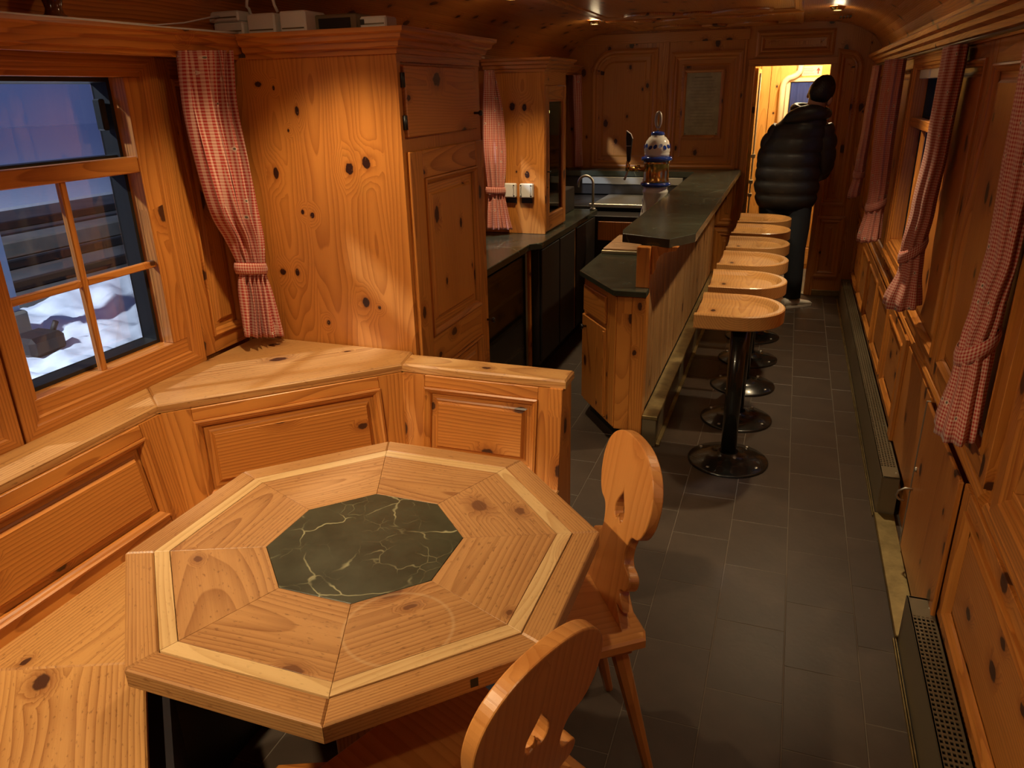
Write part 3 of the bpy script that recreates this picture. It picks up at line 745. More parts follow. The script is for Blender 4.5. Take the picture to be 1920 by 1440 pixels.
# ------------------------------------------------------------------ bar stools
def stool_proto():
    t = thing('bar_stool', (0, 0, 0), 'x', 'bar stool', 'bar stools along the counter')
    out = []
    for i in range(9): out.append((-.185, -.2+.4*i/8))
    out = out[::-1]                                   # front edge from +y to -y
    pts = list(out) + [(-.10, -.2), (-.03, -.2)]
    for i in range(1, 24): a = -PI/2+PI*i/24; pts.append((-.02+.205*math.cos(a)**.9 if math.cos(a) > 0 else -.02, .2*math.sin(a)))
    pts += [(-.03, .2), (-.10, .2)]
    def dish(s, z, zf, front):
        L = []
        for i, (x, y) in enumerate(pts):
            k = (x+.185)/.37
            xx = -.185+(x+.185)*(1-s/.37) if x > -.184 else x
            yy = y*(1-s/.2)
            zz = zf if (x < -.184 and front and abs(y) < .19) else z
            L.append((xx, yy, zz))
        return L
    ZT = .772
    loops = [dish(.006, .706, 0, False), dish(0, .712, 0, False), dish(0, ZT-.004, ZT-.014, True), dish(.005, ZT, ZT-.012, True), dish(.026, ZT, ZT-.012, True), dish(.034, ZT-.004, ZT-.014, True), dish(.050, ZT-.018, ZT-.017, True), dish(.07, ZT-.022, ZT-.019, True), dish(.12, ZT-.024, ZT-.020, True)]
    MB().loft(loops, None, (0, 1, 0), True, True, False).build('seat', 'pine_seat', t)
    MB().lathe([(.188, 0), (.188, .008), (.182, .012), (.10, .030), (.055, .042), (.05, .05), (.046, .052)], 40).build('base_plate', 'blackmetal', t)
    MB().cyl((0, 0, .045), (0, 0, .70), .037, .037, 24).build('post', 'blackmetal', t)
    MB().lathe([(.05, .66), (.10, .694), (.12, .706)], 24).build('mounting_flange', 'blackmetal', t)
    for k in range(4):
        a = PI/4+k*PI/2+.25
        MB().lathe([(.0085, .0), (.008, .004), (.003, .006)], 10, Matrix.Translation((.158*math.cos(a), .158*math.sin(a), .0165))).build('screw', 'steel', t)
    return t
sp = stool_proto()
names = ['nearest bar stool, pale worn seat on a black pedestal', 'second bar stool from the front, pale seat beside the counter', 'third bar stool from the front along the counter', 'fourth bar stool from the front along the counter', 'fifth bar stool from the front along the counter', 'farthest bar stool, next to the man in the doorway']
for i, y in enumerate((3.42, 3.94, 4.46, 4.965, 5.475, 5.97)):
    o = sp if i == 0 else copy_tree(sp)
    o.location = (-.148, y, 0); o['label'] = names[i]; o.rotation_euler.z = (0, .03, -.02, .02, -.03, .01)[i]

# ------------------------------------------------------------------ bar
ZB_, XB = 1.035, -.58
def bar():
    f = thing('boarded_bar', (-.61, 5.0, 0), 'vertical boarded pine front of the bar beside the stools', 'bar')
    MB().box(-.637, -.596, 3.535, 6.80, .0, ZB_-.045, g=(0, 0, 1), ch=0).build('core_wall', 'dark', f)
    y = 3.525; i = 0
    while y < 6.78:
        w_ = (.105, .07, .13, .085)[i % 4]; i += 1
        MB().box(-.596, XB+random.uniform(-.001, .001), y+.0032, min(y+w_-.0032, 6.798), .165, ZB_-.045, ch=.007).build('board', 'board', f)
        MB().box(-.597, XB-.0035, y-.0035, y+.0035, .166, ZB_-.046, ch=0).build('shade_strip', 'joint_shade', f); y += w_  # dark strip stands in for the shade of the deep board joints
    MB().box(-.645, XB+.003, 3.448, 3.524, 0, .775, ch=.004).build('end_post', 'pine', f)
    MB().box(-.642, XB+.001, 3.502, 3.545, .80, ZB_-.04, ch=.004).build('upper_post', 'pine', f)
    # curved bracket under the top
    pr = [(XB, .86), (XB+.012, .86), (XB+.022, .885), (XB+.024, .915), (XB+.035, .945), (XB+.06, .965), (XB+.09, .972), (XB+.115, .978), (XB+.125, .995), (XB, .995)]
    for yy in (3.535, 4.6, 5.7):
        T = frame((0, yy+.035, 0), (1, 0, 0), (0, 0, 1))
        MB().prism(pr, 0, .035, T, (0, 1, 0), .002).build('bracket', 'pine', f)
    k = thing('foot_step', (-.54, 5.0, 0), 'boxed footrest with brass top strip along the bar', 'footrest')
    MB().box(XB+.004, -.505, 3.46, 6.80, .0, .148, g=(0, 1, 0), ch=.002).build('box', 'bronze', k)
    MB().box(XB+.004, -.497, 3.452, 6.80, .148, .168, g=(0, 1, 0), ch=.003).build('top_strip', 'brass_old', k)
    MB().box(-.505, -.485, 3.47, 6.80, 0, .014, g=(0, 1, 0), ch=.002).build('floor_strip', 'brass_old', k)
    # stone bar top
    poly = [(-.398, 3.69), (-.398, 6.80), (XL+.002, 6.80), (XL+.002, 6.545), (-.755, 6.545), (-.755, 3.72), (-.735, 3.615), (-.495, 3.515)]
    ar = sum(poly[i-1][0]*poly[i][1]-poly[i][0]*poly[i-1][1] for i in range(len(poly)))
    if ar < 0: poly = poly[::-1]
    o = MB().prism([(p[0]+.5, p[1]-5) for p in poly], ZB_-.042, ZB_, Matrix.Translation((-.5, 5, 0)), (0, 1, 0), .003).build('stone_slab', 'slate', None, (-.58, 5.0, ZB_-.042))
    tag(o, 'dark polished stone bar top bending round to the back wall', 'bar top')
    # low counter behind, near end cabinet
    poly = [(-.575, 3.418), (-.5755, 3.5), (-.643, 3.5), (-.643, 5.62), (-.99, 5.62), (-.99, 3.79), (-.728, 3.418)]
    ar = sum(poly[i-1][0]*poly[i][1]-poly[i][0]*poly[i-1][1] for i in range(len(poly)))
    if ar < 0: poly = poly[::-1]
    o = MB().prism(poly, .776, .802, None, (0, 1, 0), .002).build('low_counter', 'slate', None, (-.8, 4.4, .776)); tag(o, 'lower dark stone work surface at the near end of the bar', 'counter')
    c = thing('bar_cabinet', (-.80, 3.9, 0), 'pine end cabinet of the bar with drawer and door', 'cabinet')
    P0, P1 = V(-.715, 3.452), V(-.965, 3.800)
    d = (P1-P0); Lc = d.length; u = d.normalized()
    T = frame((P1.x, P1.y, 0), (-u.x, -u.y, 0), (0, 0, 1))        # local z points to the camera side
    MB().prism([(-.646, 3.452), (-.646, 5.60), (-.965, 5.60), (P1.x, P1.y), (P0.x, P0.y)], .08, .776, None, (0, 0, 1)).build('carcass', 'pine', c)
    MB().prism([(-.646, 3.50), (-.646, 5.60), (-.93, 5.60), (-.93, 3.83), (-.715, 3.53)], .0, .08, None, (0, 0, 1)).build('plinth', 'black', c)
    dr = MB().box(.025, Lc-.115, .595, .735, 0, .016, T, (1, 0, 0), .004).build('drawer', 'pine', c)
    dk = MB().box(.010, Lc-.105, .10, .575, 0, .016, T, (0, 1, 0), .004).build('door', 'pine', c)
    MB().box(Lc-.13, Lc-.105, .11, .56, .016, .022, T, (0, 1, 0), .003).build('door_edge', 'pine_plain', dk)
    kn = MB().lathe([(.006, 0), (.006, .015), (.014, .022), (.014, .030), (.004, .034)], 14, T @ Matrix.Translation((.07, .52, .016))); kn.build('knob', 'blackmetal', dk)
    MB().box(Lc-.10, Lc-.002, .09, .765, 0, .008, T, (0, 1, 0), .003).build('stile', 'pine', c)
    # drip tray with bars
    t = thing('drip_tray', (-.86, 4.46, .802), 'steel drip tray with wooden slats behind the bar', 'drip tray')
    MB().box(-.982, -.775, 4.24, 4.70, .802, .822, ch=.003).build('tray', 'bronze', t)
    for i in range(15): yy = 4.255+.030*i; MB().box(-.975, -.782, yy, yy+.016, .822, .832, g=(1, 0, 0), ch=.002).build('slat', 'board', t)
bar()

def tower():
    cx, cy, z0 = -.862, 5.30, .802
    t = thing('beer_tower', (cx, cy, z0), 'white and blue ceramic beer tower with brass band on the bar', 'beer tower')
    T = Matrix.Translation((cx, cy, 0))
    MB().lathe([(.115, z0-.02), (.112, z0+.01), (.092, .87), (.083, .93), (.080, .985), (.086, 1.0), (.086, 1.012), (.080, 1.02), (.082, 1.045)], 40, T).build('column', 'ceramic', t)
    MB().lathe([(.082, 1.04), (.098, 1.046), (.102, 1.056), (.098, 1.066), (.082, 1.07)], 40, T).build('lower_ring', 'blue', t)
    MB().lathe([(.084, 1.068), (.088, 1.072), (.088, 1.085), (.084, 1.09), (.084, 1.185), (.088, 1.19), (.088, 1.203), (.084, 1.207)], 40, T).build('brass_band', 'brass', t)
    MB().lathe([(.084, 1.205), (.100, 1.210), (.105, 1.222), (.100, 1.234), (.084, 1.238)], 40, T).build('upper_ring', 'blue', t)
    dome = MB().lathe([(.080, 1.236), (.084, 1.255), (.082, 1.262), (.086, 1.27), (.085, 1.30), (.074, 1.335), (.056, 1.358), (.044, 1.365), (.042, 1.38)], 40, T).build('dome', 'ceramic', t)
    MB().lathe([(.044, 1.372), (.046, 1.380), (.040, 1.392), (.016, 1.397)], 30, T).build('cap', 'blue', t)
    # painted leaf garland on the dome and a sprig on the foot
    for k in range(16):
        a = 2*PI*k/16; zz = 1.302+.006*math.sin(k*2.1)
        r = .0835; P = V(cx+r*math.cos(a), cy+r*math.sin(a), zz)
        n = V(math.cos(a), math.sin(a), .25).normalized(); u = V(-math.sin(a), math.cos(a), 0); v = n.cross(u)
        T2 = Matrix((u, v, n)).transposed().to_4x4(); T2.translation = P
        el = [(math.cos(2*PI*i/8)*(.017 if k % 2 else .012), math.sin(2*PI*i/8)*(.012 if k % 2 else .016), 0) for i in range(8)]
        MB().add(el, [tuple(range(8))], T2 @ Matrix.Translation((0, 0, .0022)) @ Matrix.Rotation(.6*(1 if k % 3 else -1), 4, 'Z')).build('painted_leaf', 'blue', dome)
    for (a, zz, r) in ((200, .85, .100), (208, .90, .090), (192, .83, .106), (203, .95, .0835)):
        a = math.radians(a); P = V(cx+r*math.cos(a), cy+r*math.sin(a), zz); n = V(math.cos(a), math.sin(a), .15).normalized(); u = V(-math.sin(a), math.cos(a), 0); v = n.cross(u)
        T2 = Matrix((u, v, n)).transposed().to_4x4(); T2.translation = P
        MB().add([(math.cos(2*PI*i/8)*.008, math.sin(2*PI*i/8)*.016, .0025) for i in range(8)], [tuple(range(8))], T2).build('painted_leaf', 'blue', t)
    MB().cyl((cx, cy, 1.395), (cx, cy, 1.425), .008, .006, 12).build('finial_stem', 'brass', t)
    pts = []
    for i in range(17): a = 2*PI*i/16; pts.append((cx+.016*math.sin(a), cy, 1.468-.048*math.cos(a)))
    MB().tube(pts, .009, 10).build('finial_loop', 'steel', t)
    # tap with black lever
    tp = MB().cyl((cx-.08, cy-.01, 1.152), (cx-.19, cy-.02, 1.152), .016, .014, 14).build('tap_body', 'brass', t)
    MB().lathe([(.018, 0), (.022, .008), (.018, .02)], 14, Matrix.Translation((cx-.125, cy-.015, 1.16))).build('tap_screw', 'brass', tp)
    MB().cyl((cx-.19, cy-.02, 1.142), (cx-.19, cy-.02, 1.205), .018, .013, 14).build('tap_collar', 'brass', tp)
    MB().tube([(cx-.19, cy-.02, 1.145), (cx-.195, cy-.03, 1.12), (cx-.205, cy-.05, 1.085)], .008, 8).build('spout', 'steel', tp)
    hd = frame((cx-.187, cy-.02, 1.205), (1, 0, 0), (0, 0, 1))
    MB().prism([(-.010, 0), (.012, 0), (.022, .145), (.010, .172), (-.018, .195), (-.020, .15)], -.012, .012, hd, (0, 1, 0), .003).build('lever', 'black', tp)
    MB().prism([(.0225, .146), (.0245, .146), (.012, .176), (-.018, .198), (-.0185, .194), (.0105, .1725)], -.0105, .0105, hd, (0, 1, 0)).build('lever_cap', 'white', tp)
    MB().box(-.018, .016, .098, .101, .0122, .0128, hd, ch=0).build('lever_mark', 'white', tp)
    t.location.z += .02
tower()

# ------------------------------------------------------------------ galley behind the bar
def galley():
    p = [(XL+.002, 3.032), (-1.39, 3.032), (-1.39, 4.17), (-1.335, 4.235), (-1.335, 5.60), (XL+.002, 5.60)]
    ar = sum(p[i-1][0]*p[i][1]-p[i][0]*p[i-1][1] for i in range(len(p)))
    if ar < 0: p = p[::-1]
    o = MB().prism(p, .815, .85, None, (0, 1, 0), .003).build('galley_worktop', 'slate', None, (-1.65, 4.3, .815)); tag(o, 'dark stone worktop along the left wall under the gingham curtain', 'worktop')
    c = thing('galley_cabinet', (-1.6, 4.85, 0), 'dark base cabinet below the left worktop', 'cabinet')
    MB().box(XL+.005, -1.36, 4.24, 5.60, .08, .815, ch=.003).build('carcass', 'dark', c); MB().box(XL+.005, -1.40, 4.26, 5.60, 0, .08, ch=0).build('plinth', 'black', c)
    MB().box(-1.36, -1.352, 5.02, 5.045, .09, .81, ch=.002).build('edge_strip', 'pine_plain', c)
    for ya, yb in ((4.26, 4.63), (4.65, 5.01), (5.06, 5.58)): MB().box(-1.36, -1.345, ya, yb, .10, .80, ch=.003).build('door', 'dark', c)
    # glass-fronted cooler
    k = thing('bottle_cooler', (-1.65, 3.75, 0), 'dark glass-front bottle cooler under the left worktop', 'cooler')
    MB().box(XL+.005, -1.44, 3.40, 4.225, .06, .812, ch=.003).build('housing', 'dark', k)
    for i, z in enumerate((.22, .40, .58)): MB().box(-1.439, -1.425, 3.42, 4.15, z, z+.014, g=(0, 1, 0), ch=.002).build('shelf_edge', 'cream', k)
    for i in range(4): MB().box(-1.438, -1.415, 3.44, 4.12, .70+.024*i, .706+.024*i, g=(0, 1, 0), ch=.001).build('vent_louvre', 'bronze', k)
    MB().box(-1.414, -1.408, 3.42, 4.13, .10, .79, ch=0).build('glass_door', 'glass_dark', k)
    MB().box(-1.425, -1.405, 4.13, 4.155, .09, .80, ch=.002).build('door_frame', 'bronze', k); MB().box(-1.425, -1.405, 3.395, 3.42, .09, .80, ch=.002).build('door_frame', 'bronze', k)
    MB().box(-1.44, -1.40, 4.19, 4.222, .06, .81, ch=.003).build('side_panel', 'pine', k)
    MB().box(-1.408, -1.402, 3.72, 3.84, .12, .14, ch=0).build('name_plate', 'black', k)
    # back counter with sink
    b = thing('sink_unit', (-1.2, 6.2, 0), 'dark sink unit with steel rim against the back wall', 'sink')
    MB().box(XL+.005, -.76, 5.90, 6.80, .08, .83, ch=.003).build('carcass', 'dark', b); MB().box(XL+.005, -.76, 5.95, 6.80, 0, .08, ch=0).build('plinth', 'black', b)
    MB().box(XL+.005, -.76, 5.62, 5.90, .10, .80, ch=.003).build('front_panel', 'dark', b)
    MB().box(-1.46, -1.00, 5.84, 5.87, .83, .858, ch=.004).build('rim', 'steel', b); MB().box(-1.46, -.77, 5.87, 6.54, .83, .842, ch=.003).build('drainer', 'steel', b)
    MB().box(-1.33, -.99, 5.61, 5.618, .62, .76, ch=.002).build('towel_panel', 'pine', b)
    s = MB().box(XL+.01, -.78, 6.56, 6.79, .842, ZB_-.043, ch=0).build('splash_back', 'dark'); tag(s, 'splashback below the back bar ledge, its shade put into the dark colour', 'splashback')  # dark colour stands in for the shade on this upright face
    s2 = MB().box(-1.70, -.84, 6.545, 6.559, .925, .985, ch=.004).build('steel_strip', 'steel'); tag(s2, 'grey metal strip on the splashback', 'strip')
    t = thing('swan_neck_tap', (-1.40, 5.70, .85), 'curved chrome tap beside the glass cabinet', 'tap')
    tx, ty = -1.36, 5.56
    t.location = (tx, ty, .85); ORG[t.name] = V(tx, ty, .85)
    MB().lathe([(.022, .85), (.022, .862), (.012, .87)], 16, Matrix.Translation((tx, ty, 0))).build('foot', 'steel', t)
    pts = [(tx, ty, .86), (tx, ty, 1.04)] + [(tx-.055+.055*math.cos(PI*i/10), ty, 1.04+.055*math.sin(PI*i/10)) for i in range(1, 10)] + [(tx-.112, ty, 1.015)]
    MB().tube(pts, .0095, 10).build('spout', 'steel', t)
    # dark microwave-like box in the corner
    bx = MB().box(XL+.03, -1.50, 5.05, 5.56, .85, 1.02, ch=.006).build('appliance_box', 'dark', None, (-1.7, 5.3, .85)); tag(bx, 'low black appliance box behind the glass cabinet', 'appliance')
galley()
# ------------------------------------------------------------------ tall cabinets on the left
def knot_panel_mat(name, spots, base='pine'):
    """aged pine board whose knots sit where the real board has them; spots = (along, across, r_along, r_across)"""
    m, nt, bs = newmat(name); k = NT(nt)
    at = k.n('ShaderNodeAttribute', attribute_name='gr'); sp = k.n('ShaderNodeSeparateXYZ'); k.link(at.outputs['Vector'], sp.inputs[0])
    l, a, b = sp.outputs
    wob = k.noise(k.comb(k.math('MULTIPLY', l, 45), k.math('MULTIPLY', a, 45), 0.0), 1, 2)
    q = None
    for (sl, sa, rl, ra) in spots:
        dl = k.math('DIVIDE', k.math('SUBTRACT', l, sl), rl); da = k.math('DIVIDE', k.math('SUBTRACT', a, sa), ra)
        e = k.math('SQRT', k.math('ADD', k.math('MULTIPLY', dl, dl), k.math('MULTIPLY', da, da)))
        q = e if q is None else k.math('MINIMUM', q, e)
    q = k.math('MULTIPLY_ADD', k.math('SUBTRACT', wob, .5), .7, q)
    core = k.rng(q, .8, 1.05, 1, 0, True); ringk = k.rng(q, 1.0, 1.8, 1, 0, True); halo = k.rng(q, .9, 5.0, 1, 0, True)
    w1 = k.noise(k.comb(k.math('MULTIPLY', l, 1.1), k.math('MULTIPLY', a, 6), 1.7), 1, 2)
    w2 = k.noise(k.comb(k.math('MULTIPLY', l, .8), k.math('MULTIPLY', a, 3.1), 4.2), 1, 2)
    aa = k.math('MULTIPLY_ADD', k.math('SUBTRACT', w1, .5), .06, k.math('SUBTRACT', k.math('PINGPONG', a, .16), .08))
    bb = k.math('MULTIPLY_ADD', w2, .22, -.03)
    r = k.math('SQRT', k.math('ADD', k.math('MULTIPLY', aa, aa), k.math('MULTIPLY', bb, bb)))
    r = k.math('MULTIPLY_ADD', halo, .030, r)
    ph = k.math('FRACT', k.math('MULTIPLY', r, 105)); rings = k.math('MULTIPLY', k.math('POWER', ph, 2.0), k.rng(ph, .92, 1, 1, 0, True))
    fib = k.noise(k.comb(k.math('MULTIPLY', l, 9), k.math('MULTIPLY', a, 420), 0.0), 1, 2)
    tone = k.noise(k.comb(k.math('MULTIPLY', l, .5), k.math('MULTIPLY', a, 11), 2.0), 1, 1)
    f = k.math('ADD', k.math('ADD', k.math('MULTIPLY', rings, .62), k.math('MULTIPLY', k.math('SUBTRACT', fib, .45), .35)), k.rng(tone, .3, .7, -.12, .22), clamp=True)
    col = k.mix(f, (*PINE_L, 1), (*PINE_D, 1))
    col = k.mix(k.math('MULTIPLY', ringk, .45), col, (*PINE_D, 1))
    chk = k.noise(k.comb(k.math('MULTIPLY', l, 90), k.math('MULTIPLY', a, 160), 0.0), 1, 2)
    col = k.mix(core, col, k.mix(k.rng(chk, .62, .70, 0, .8, True), (.030, .009, .005, 1), (.30, .13, .04, 1)))
    k.link(col, bs.inputs['Base Color']); bs.inputs['Roughness'].default_value = .36; bs.inputs['Coat Weight'].default_value = .15; bs.inputs['Coat Roughness'].default_value = .25
    return m
def knot_board(name, x0, x1, z0, z1, y, th, spots, parent):
    """vertical board facing the camera (normal -Y) with placed knots"""
    m = knot_panel_mat(name+'_pine', spots)
    b = MB(); vs = [(x0, y, z0), (x1, y, z0), (x1, y, z1), (x0, y, z1), (x0, y+th, z0), (x1, y+th, z0), (x1, y+th, z1), (x0, y+th, z1)]
    b.add(vs, [(0, 1, 2, 3), (5, 4, 7, 6), (4, 0, 3, 7), (1, 5, 6, 2), (3, 2, 6, 7), (4, 5, 1, 0)], gr=[(p[2], p[0], 0) for p in vs])
    return b.build(name, m, parent)
CAB_CORN = [(0, 1.80), (.006, 1.80), (.008, 1.816), (.020, 1.820), (.024, 1.836), (.038, 1.842), (.042, 1.856), (.054, 1.862), (.056, 1.875), (0, 1.875)]

def tall_cabinet():
    t = thing('tall_cabinet', (-1.57, 2.67, 0), 'tall knotty pine cabinet standing at the end of the corner bench', 'cabinet')
    x0, x1, y0, y1 = XL+.003, -1.212, 2.322, 3.028
    sp = [(-1.745, 1.721, .009, .014), (-1.601, 1.634, .016, .009), (-1.718, 1.428, .022, .012), (-1.626, 1.295, .009, .007), (-1.587, 1.285, .011, .009), (-1.418, 1.446, .021, .016), (-1.351, 1.468, .021, .016),
          (-1.743, 1.072, .014, .013), (-1.68, 1.074, .015, .009), (-1.569, .891, .010, .008), (-1.401, .98, .019, .016), (-1.348, .964, .008, .007), (-1.645, 1.571, .006, .005), (-1.684, 1.708, .008, .005)]
    knot_board('side_panel', x0, x1, 0, 1.805, y0, .024, [(z, x, rz, rx) for x, z, rz, rx in sp], t)
    MB().box(x0, x1-.022, y0+.024, y1, 0, 1.805, ch=0).build('carcass', 'pine', t)
    MB().box(x1-.022, x1-.001, y0+.024, y1, 1.775, 1.805, g=(0, 1, 0)).build('frieze', 'pine', t)
    MB().box(x1-.022, x1-.006, y0+.024, y1, .0, 1.775, ch=0).build('face_frame', 'pine', t)
    up = MB().box(x1-.006, x1+.012, 2.352, 2.955, 1.545, 1.768, g=(0, 1, 0), ch=.004).build('upper_door', 'pine', t)
    for z in (1.57, 1.70): MB().cyl((x1+.006, 2.345, z), (x1+.006, 2.345, z+.045), .008, .008, 10).build('hinge', 'black', up)
    MB().lathe([(.005, 0), (.005, .018), (.011, .024), (.010, .032), (.003, .034)], 12, frame((x1+.012, 2.925, 1.605), (0, 1, 0), (0, 0, 1))).build('knob', 'blackmetal', up)
    T = TL(2.345, .03, x1+.014)
    dr = MB().box(x1-.006, x1-.004, 2.36, 3.0, .04, 1.49, ch=0).build('lower_door', 'pine', t)
    W, Hh = .66, 1.47
    for a, b_ in ((0, .098), (.577, W)): MB().box(a, b_, 0, Hh, -.020, 0, T, (0, 1, 0), .003).build('stile', 'pine', dr)
    for a, b_ in ((0, .10), (.665, .80), (1.375, Hh)): MB().box(.098, .577, a, b_, -.020, -.0006, T, (1, 0, 0), .003).build('rail', 'pine', dr)
    for a, b_ in ((.10, .665), (.80, 1.375)): rpanel(dr, T @ Matrix.Translation((.098, a, 0)), .479, b_-a, (0, 0), (0, 0), mk_frame=False, fld=.045)
    MB().lathe([(.005, 0), (.005, .02), (.012, .026), (.011, .035), (.003, .037)], 12, frame((x1+.014, 2.985, .745), (0, 1, 0), (0, 0, 1))).build('knob', 'blackmetal', dr)
    MB().sweep(CAB_CORN, [(-1.775, y0), (x1, y0), (x1, y1), (-1.775, y1)]).build('cornice', 'pine_plain', t)
    MB().box(-1.775, x1, y0, y1, 1.80, 1.862, ch=0).build('top', 'pine', t)
tall_cabinet()

def glass_cabinet():
    t = thing('glass_cabinet', (-1.66, 4.73, .85), 'pine wall cabinet with narrow glass door on the left worktop', 'cabinet')
    x0, x1, y0, y1, z0, z1 = XL+.003, -1.402, 4.502, 4.962, .852, 1.80
    knot_board('side_panel', x0, x1, z0, z1, y0, .02, [(1.598, -1.602, .024, .019), (1.591, -1.526, .020, .015), (1.206, -1.514, .024, .016), (1.224, -1.583, .008, .006)], t)
    MB().box(x0, x1-.01, y1-.02, y1, z0, z1).build('side_board', 'pine', t); MB().box(x0, x1-.01, y0+.02, y1-.02, z0, z0+.02, g=(1, 0, 0)).build('bottom', 'pine', t)
    MB().box(x0, x0+.015, y0+.02, y1-.02, z0, z1).build('back', 'pine', t)
    for z in (1.05, 1.19, 1.33): MB().box(x0+.02, x1-.03, y0+.02, y1-.02, z, z+.014, g=(0, 1, 0)).build('shelf', 'pine_plain', t)
    T = TL(y0+.012, z0+.01, x1)
    d = MB().box(0, .062, 0, z1-z0-.10, -.018, .004, T, (0, 1, 0), .003).build('door', 'pine', t)
    w_ = y1-y0-.02; h_ = z1-z0-.10
    MB().box(w_-.062, w_, 0, h_, -.018, .004, T, (0, 1, 0), .003).build('stile', 'pine', d)
    MB().box(.062, w_-.062, 0, .09, -.018, .0035, T, (1, 0, 0), .003).build('rail', 'pine', d); MB().box(.062, w_-.062, h_-.08, h_, -.018, .0035, T, (1, 0, 0), .003).build('rail', 'pine', d)
    MB().box(.06, w_-.06, .088, h_-.078, -.012, -.009, T, ch=0).build('pane', 'glass_dark', d)
    MB().ring(rect(.062, w_-.062, .09, h_-.08), [(0, .003), (.004, .006), (.010, .001), (.012, -.008)], T).build('moulding', 'pine_plain', d)
    MB().lathe([(.004, 0), (.004, .014), (.010, .018), (.009, .025), (.002, .027)], 12, T @ Matrix.Translation((.03, .36, .004))).build('knob', 'blackmetal', d)
    MB().lathe([(.004, 0), (.006, .004), (.002, .006)], 10, T @ Matrix.Translation((.03, .27, .004))).build('lock', 'brass', d)
    MB().box(x1-.022, x1-.001, y0+.02, y1, z1-.09, z1, g=(0, 1, 0)).build('frieze', 'pine', t)
    MB().sweep([(o, z-.015) for o, z in CAB_CORN], [(-1.775, y0), (x1, y0), (x1, y1), (-1.775, y1)]).build('cornice', 'pine_plain', t)
    MB().box(-1.775, x1, y0, y1, z1-.012, z1+.045, ch=0).build('top', 'pine', t)
    # things kept inside
    for i, (y, z) in enumerate(((4.68, 1.204), (4.58, 1.344), (4.80, 1.064))):
        b = MB().lathe([(.022, z), (.024, z+.01), (.024, z+.07), (.010, z+.095), (.010, z+.115), (.004, z+.117)], 14, Matrix.Translation((x1-.10, y, 0))).build('bottle', 'green', None, (x1-.10, y, z))
        tag(b, 'small dark bottle on the %s shelf of the glass cabinet' % ('middle', 'top', 'lowest')[i], 'bottle', 'bottles in the glass cabinet')
    l = thing('display_unit', (x1-.12, 4.72, 1.46), 'small control box with a glowing green lamp in the glass cabinet', 'control unit')
    MB().box(x1-.16, x1-.06, 4.64, 4.80, 1.345, 1.62, ch=.004).build('casing', 'bronze', l)
    MB().lathe([(.018, 0), (.018, .006), (.008, .012)], 14, frame((x1-.059, 4.755, 1.56), (0, 1, 0), (0, 0, 1))).build('indicator_lamp', 'lamp_small', l)
    MB().box(x1-.0595, x1-.056, 4.70, 4.73, 1.40, 1.47, ch=.001).build('slot', 'black', l)
glass_cabinet()

def outlet(xc, label):
    z, y = 1.115, 4.502
    t = thing('socket_outlet', (xc, y, z), label, 'socket', 'socket outlets on the glass cabinet')
    T = TF(xc, z, y)
    MB().box(-.044, .044, -.042, .042, 0, .030, T, ch=.006).build('housing', 'white', t)
    li = MB().box(-.040, .040, -.038, .038, .030, .036, T, ch=.003).build('lid', 'white', t)
    for sx, sy in ((-1, -1), (-1, 1), (1, -1), (1, 1)): MB().lathe([(.005, .036), (.004, .0375), (.001, .038)], 10, T @ Matrix.Translation((sx*.032, sy*.031, 0))).build('screw', 'dark', li)
    for sx in (-1, 1):
        pts = [(sx*(.026+.006*math.cos(a)), .026*math.sin(a), .0365) for a in [(-1+2*i/8)*1.2 for i in range(9)]]
        MB().tube(pts, .0018, 6, T).build('groove', 'bronze', li)
outlet(-1.622, 'white socket outlet right beside the gingham curtain')
outlet(-1.512, 'white socket outlet nearer to the glass door')
for xc in (-1.615, -1.515):
    o = MB().box(xc-.035, xc+.035, 4.494, 4.5015, 1.038, 1.068, ch=.002).build('label_strip', 'dark', None, (xc, 4.5, 1.038)); tag(o, 'dark label strip under the %s white socket outlet' % ('left' if xc < -1.55 else 'right'), 'label')

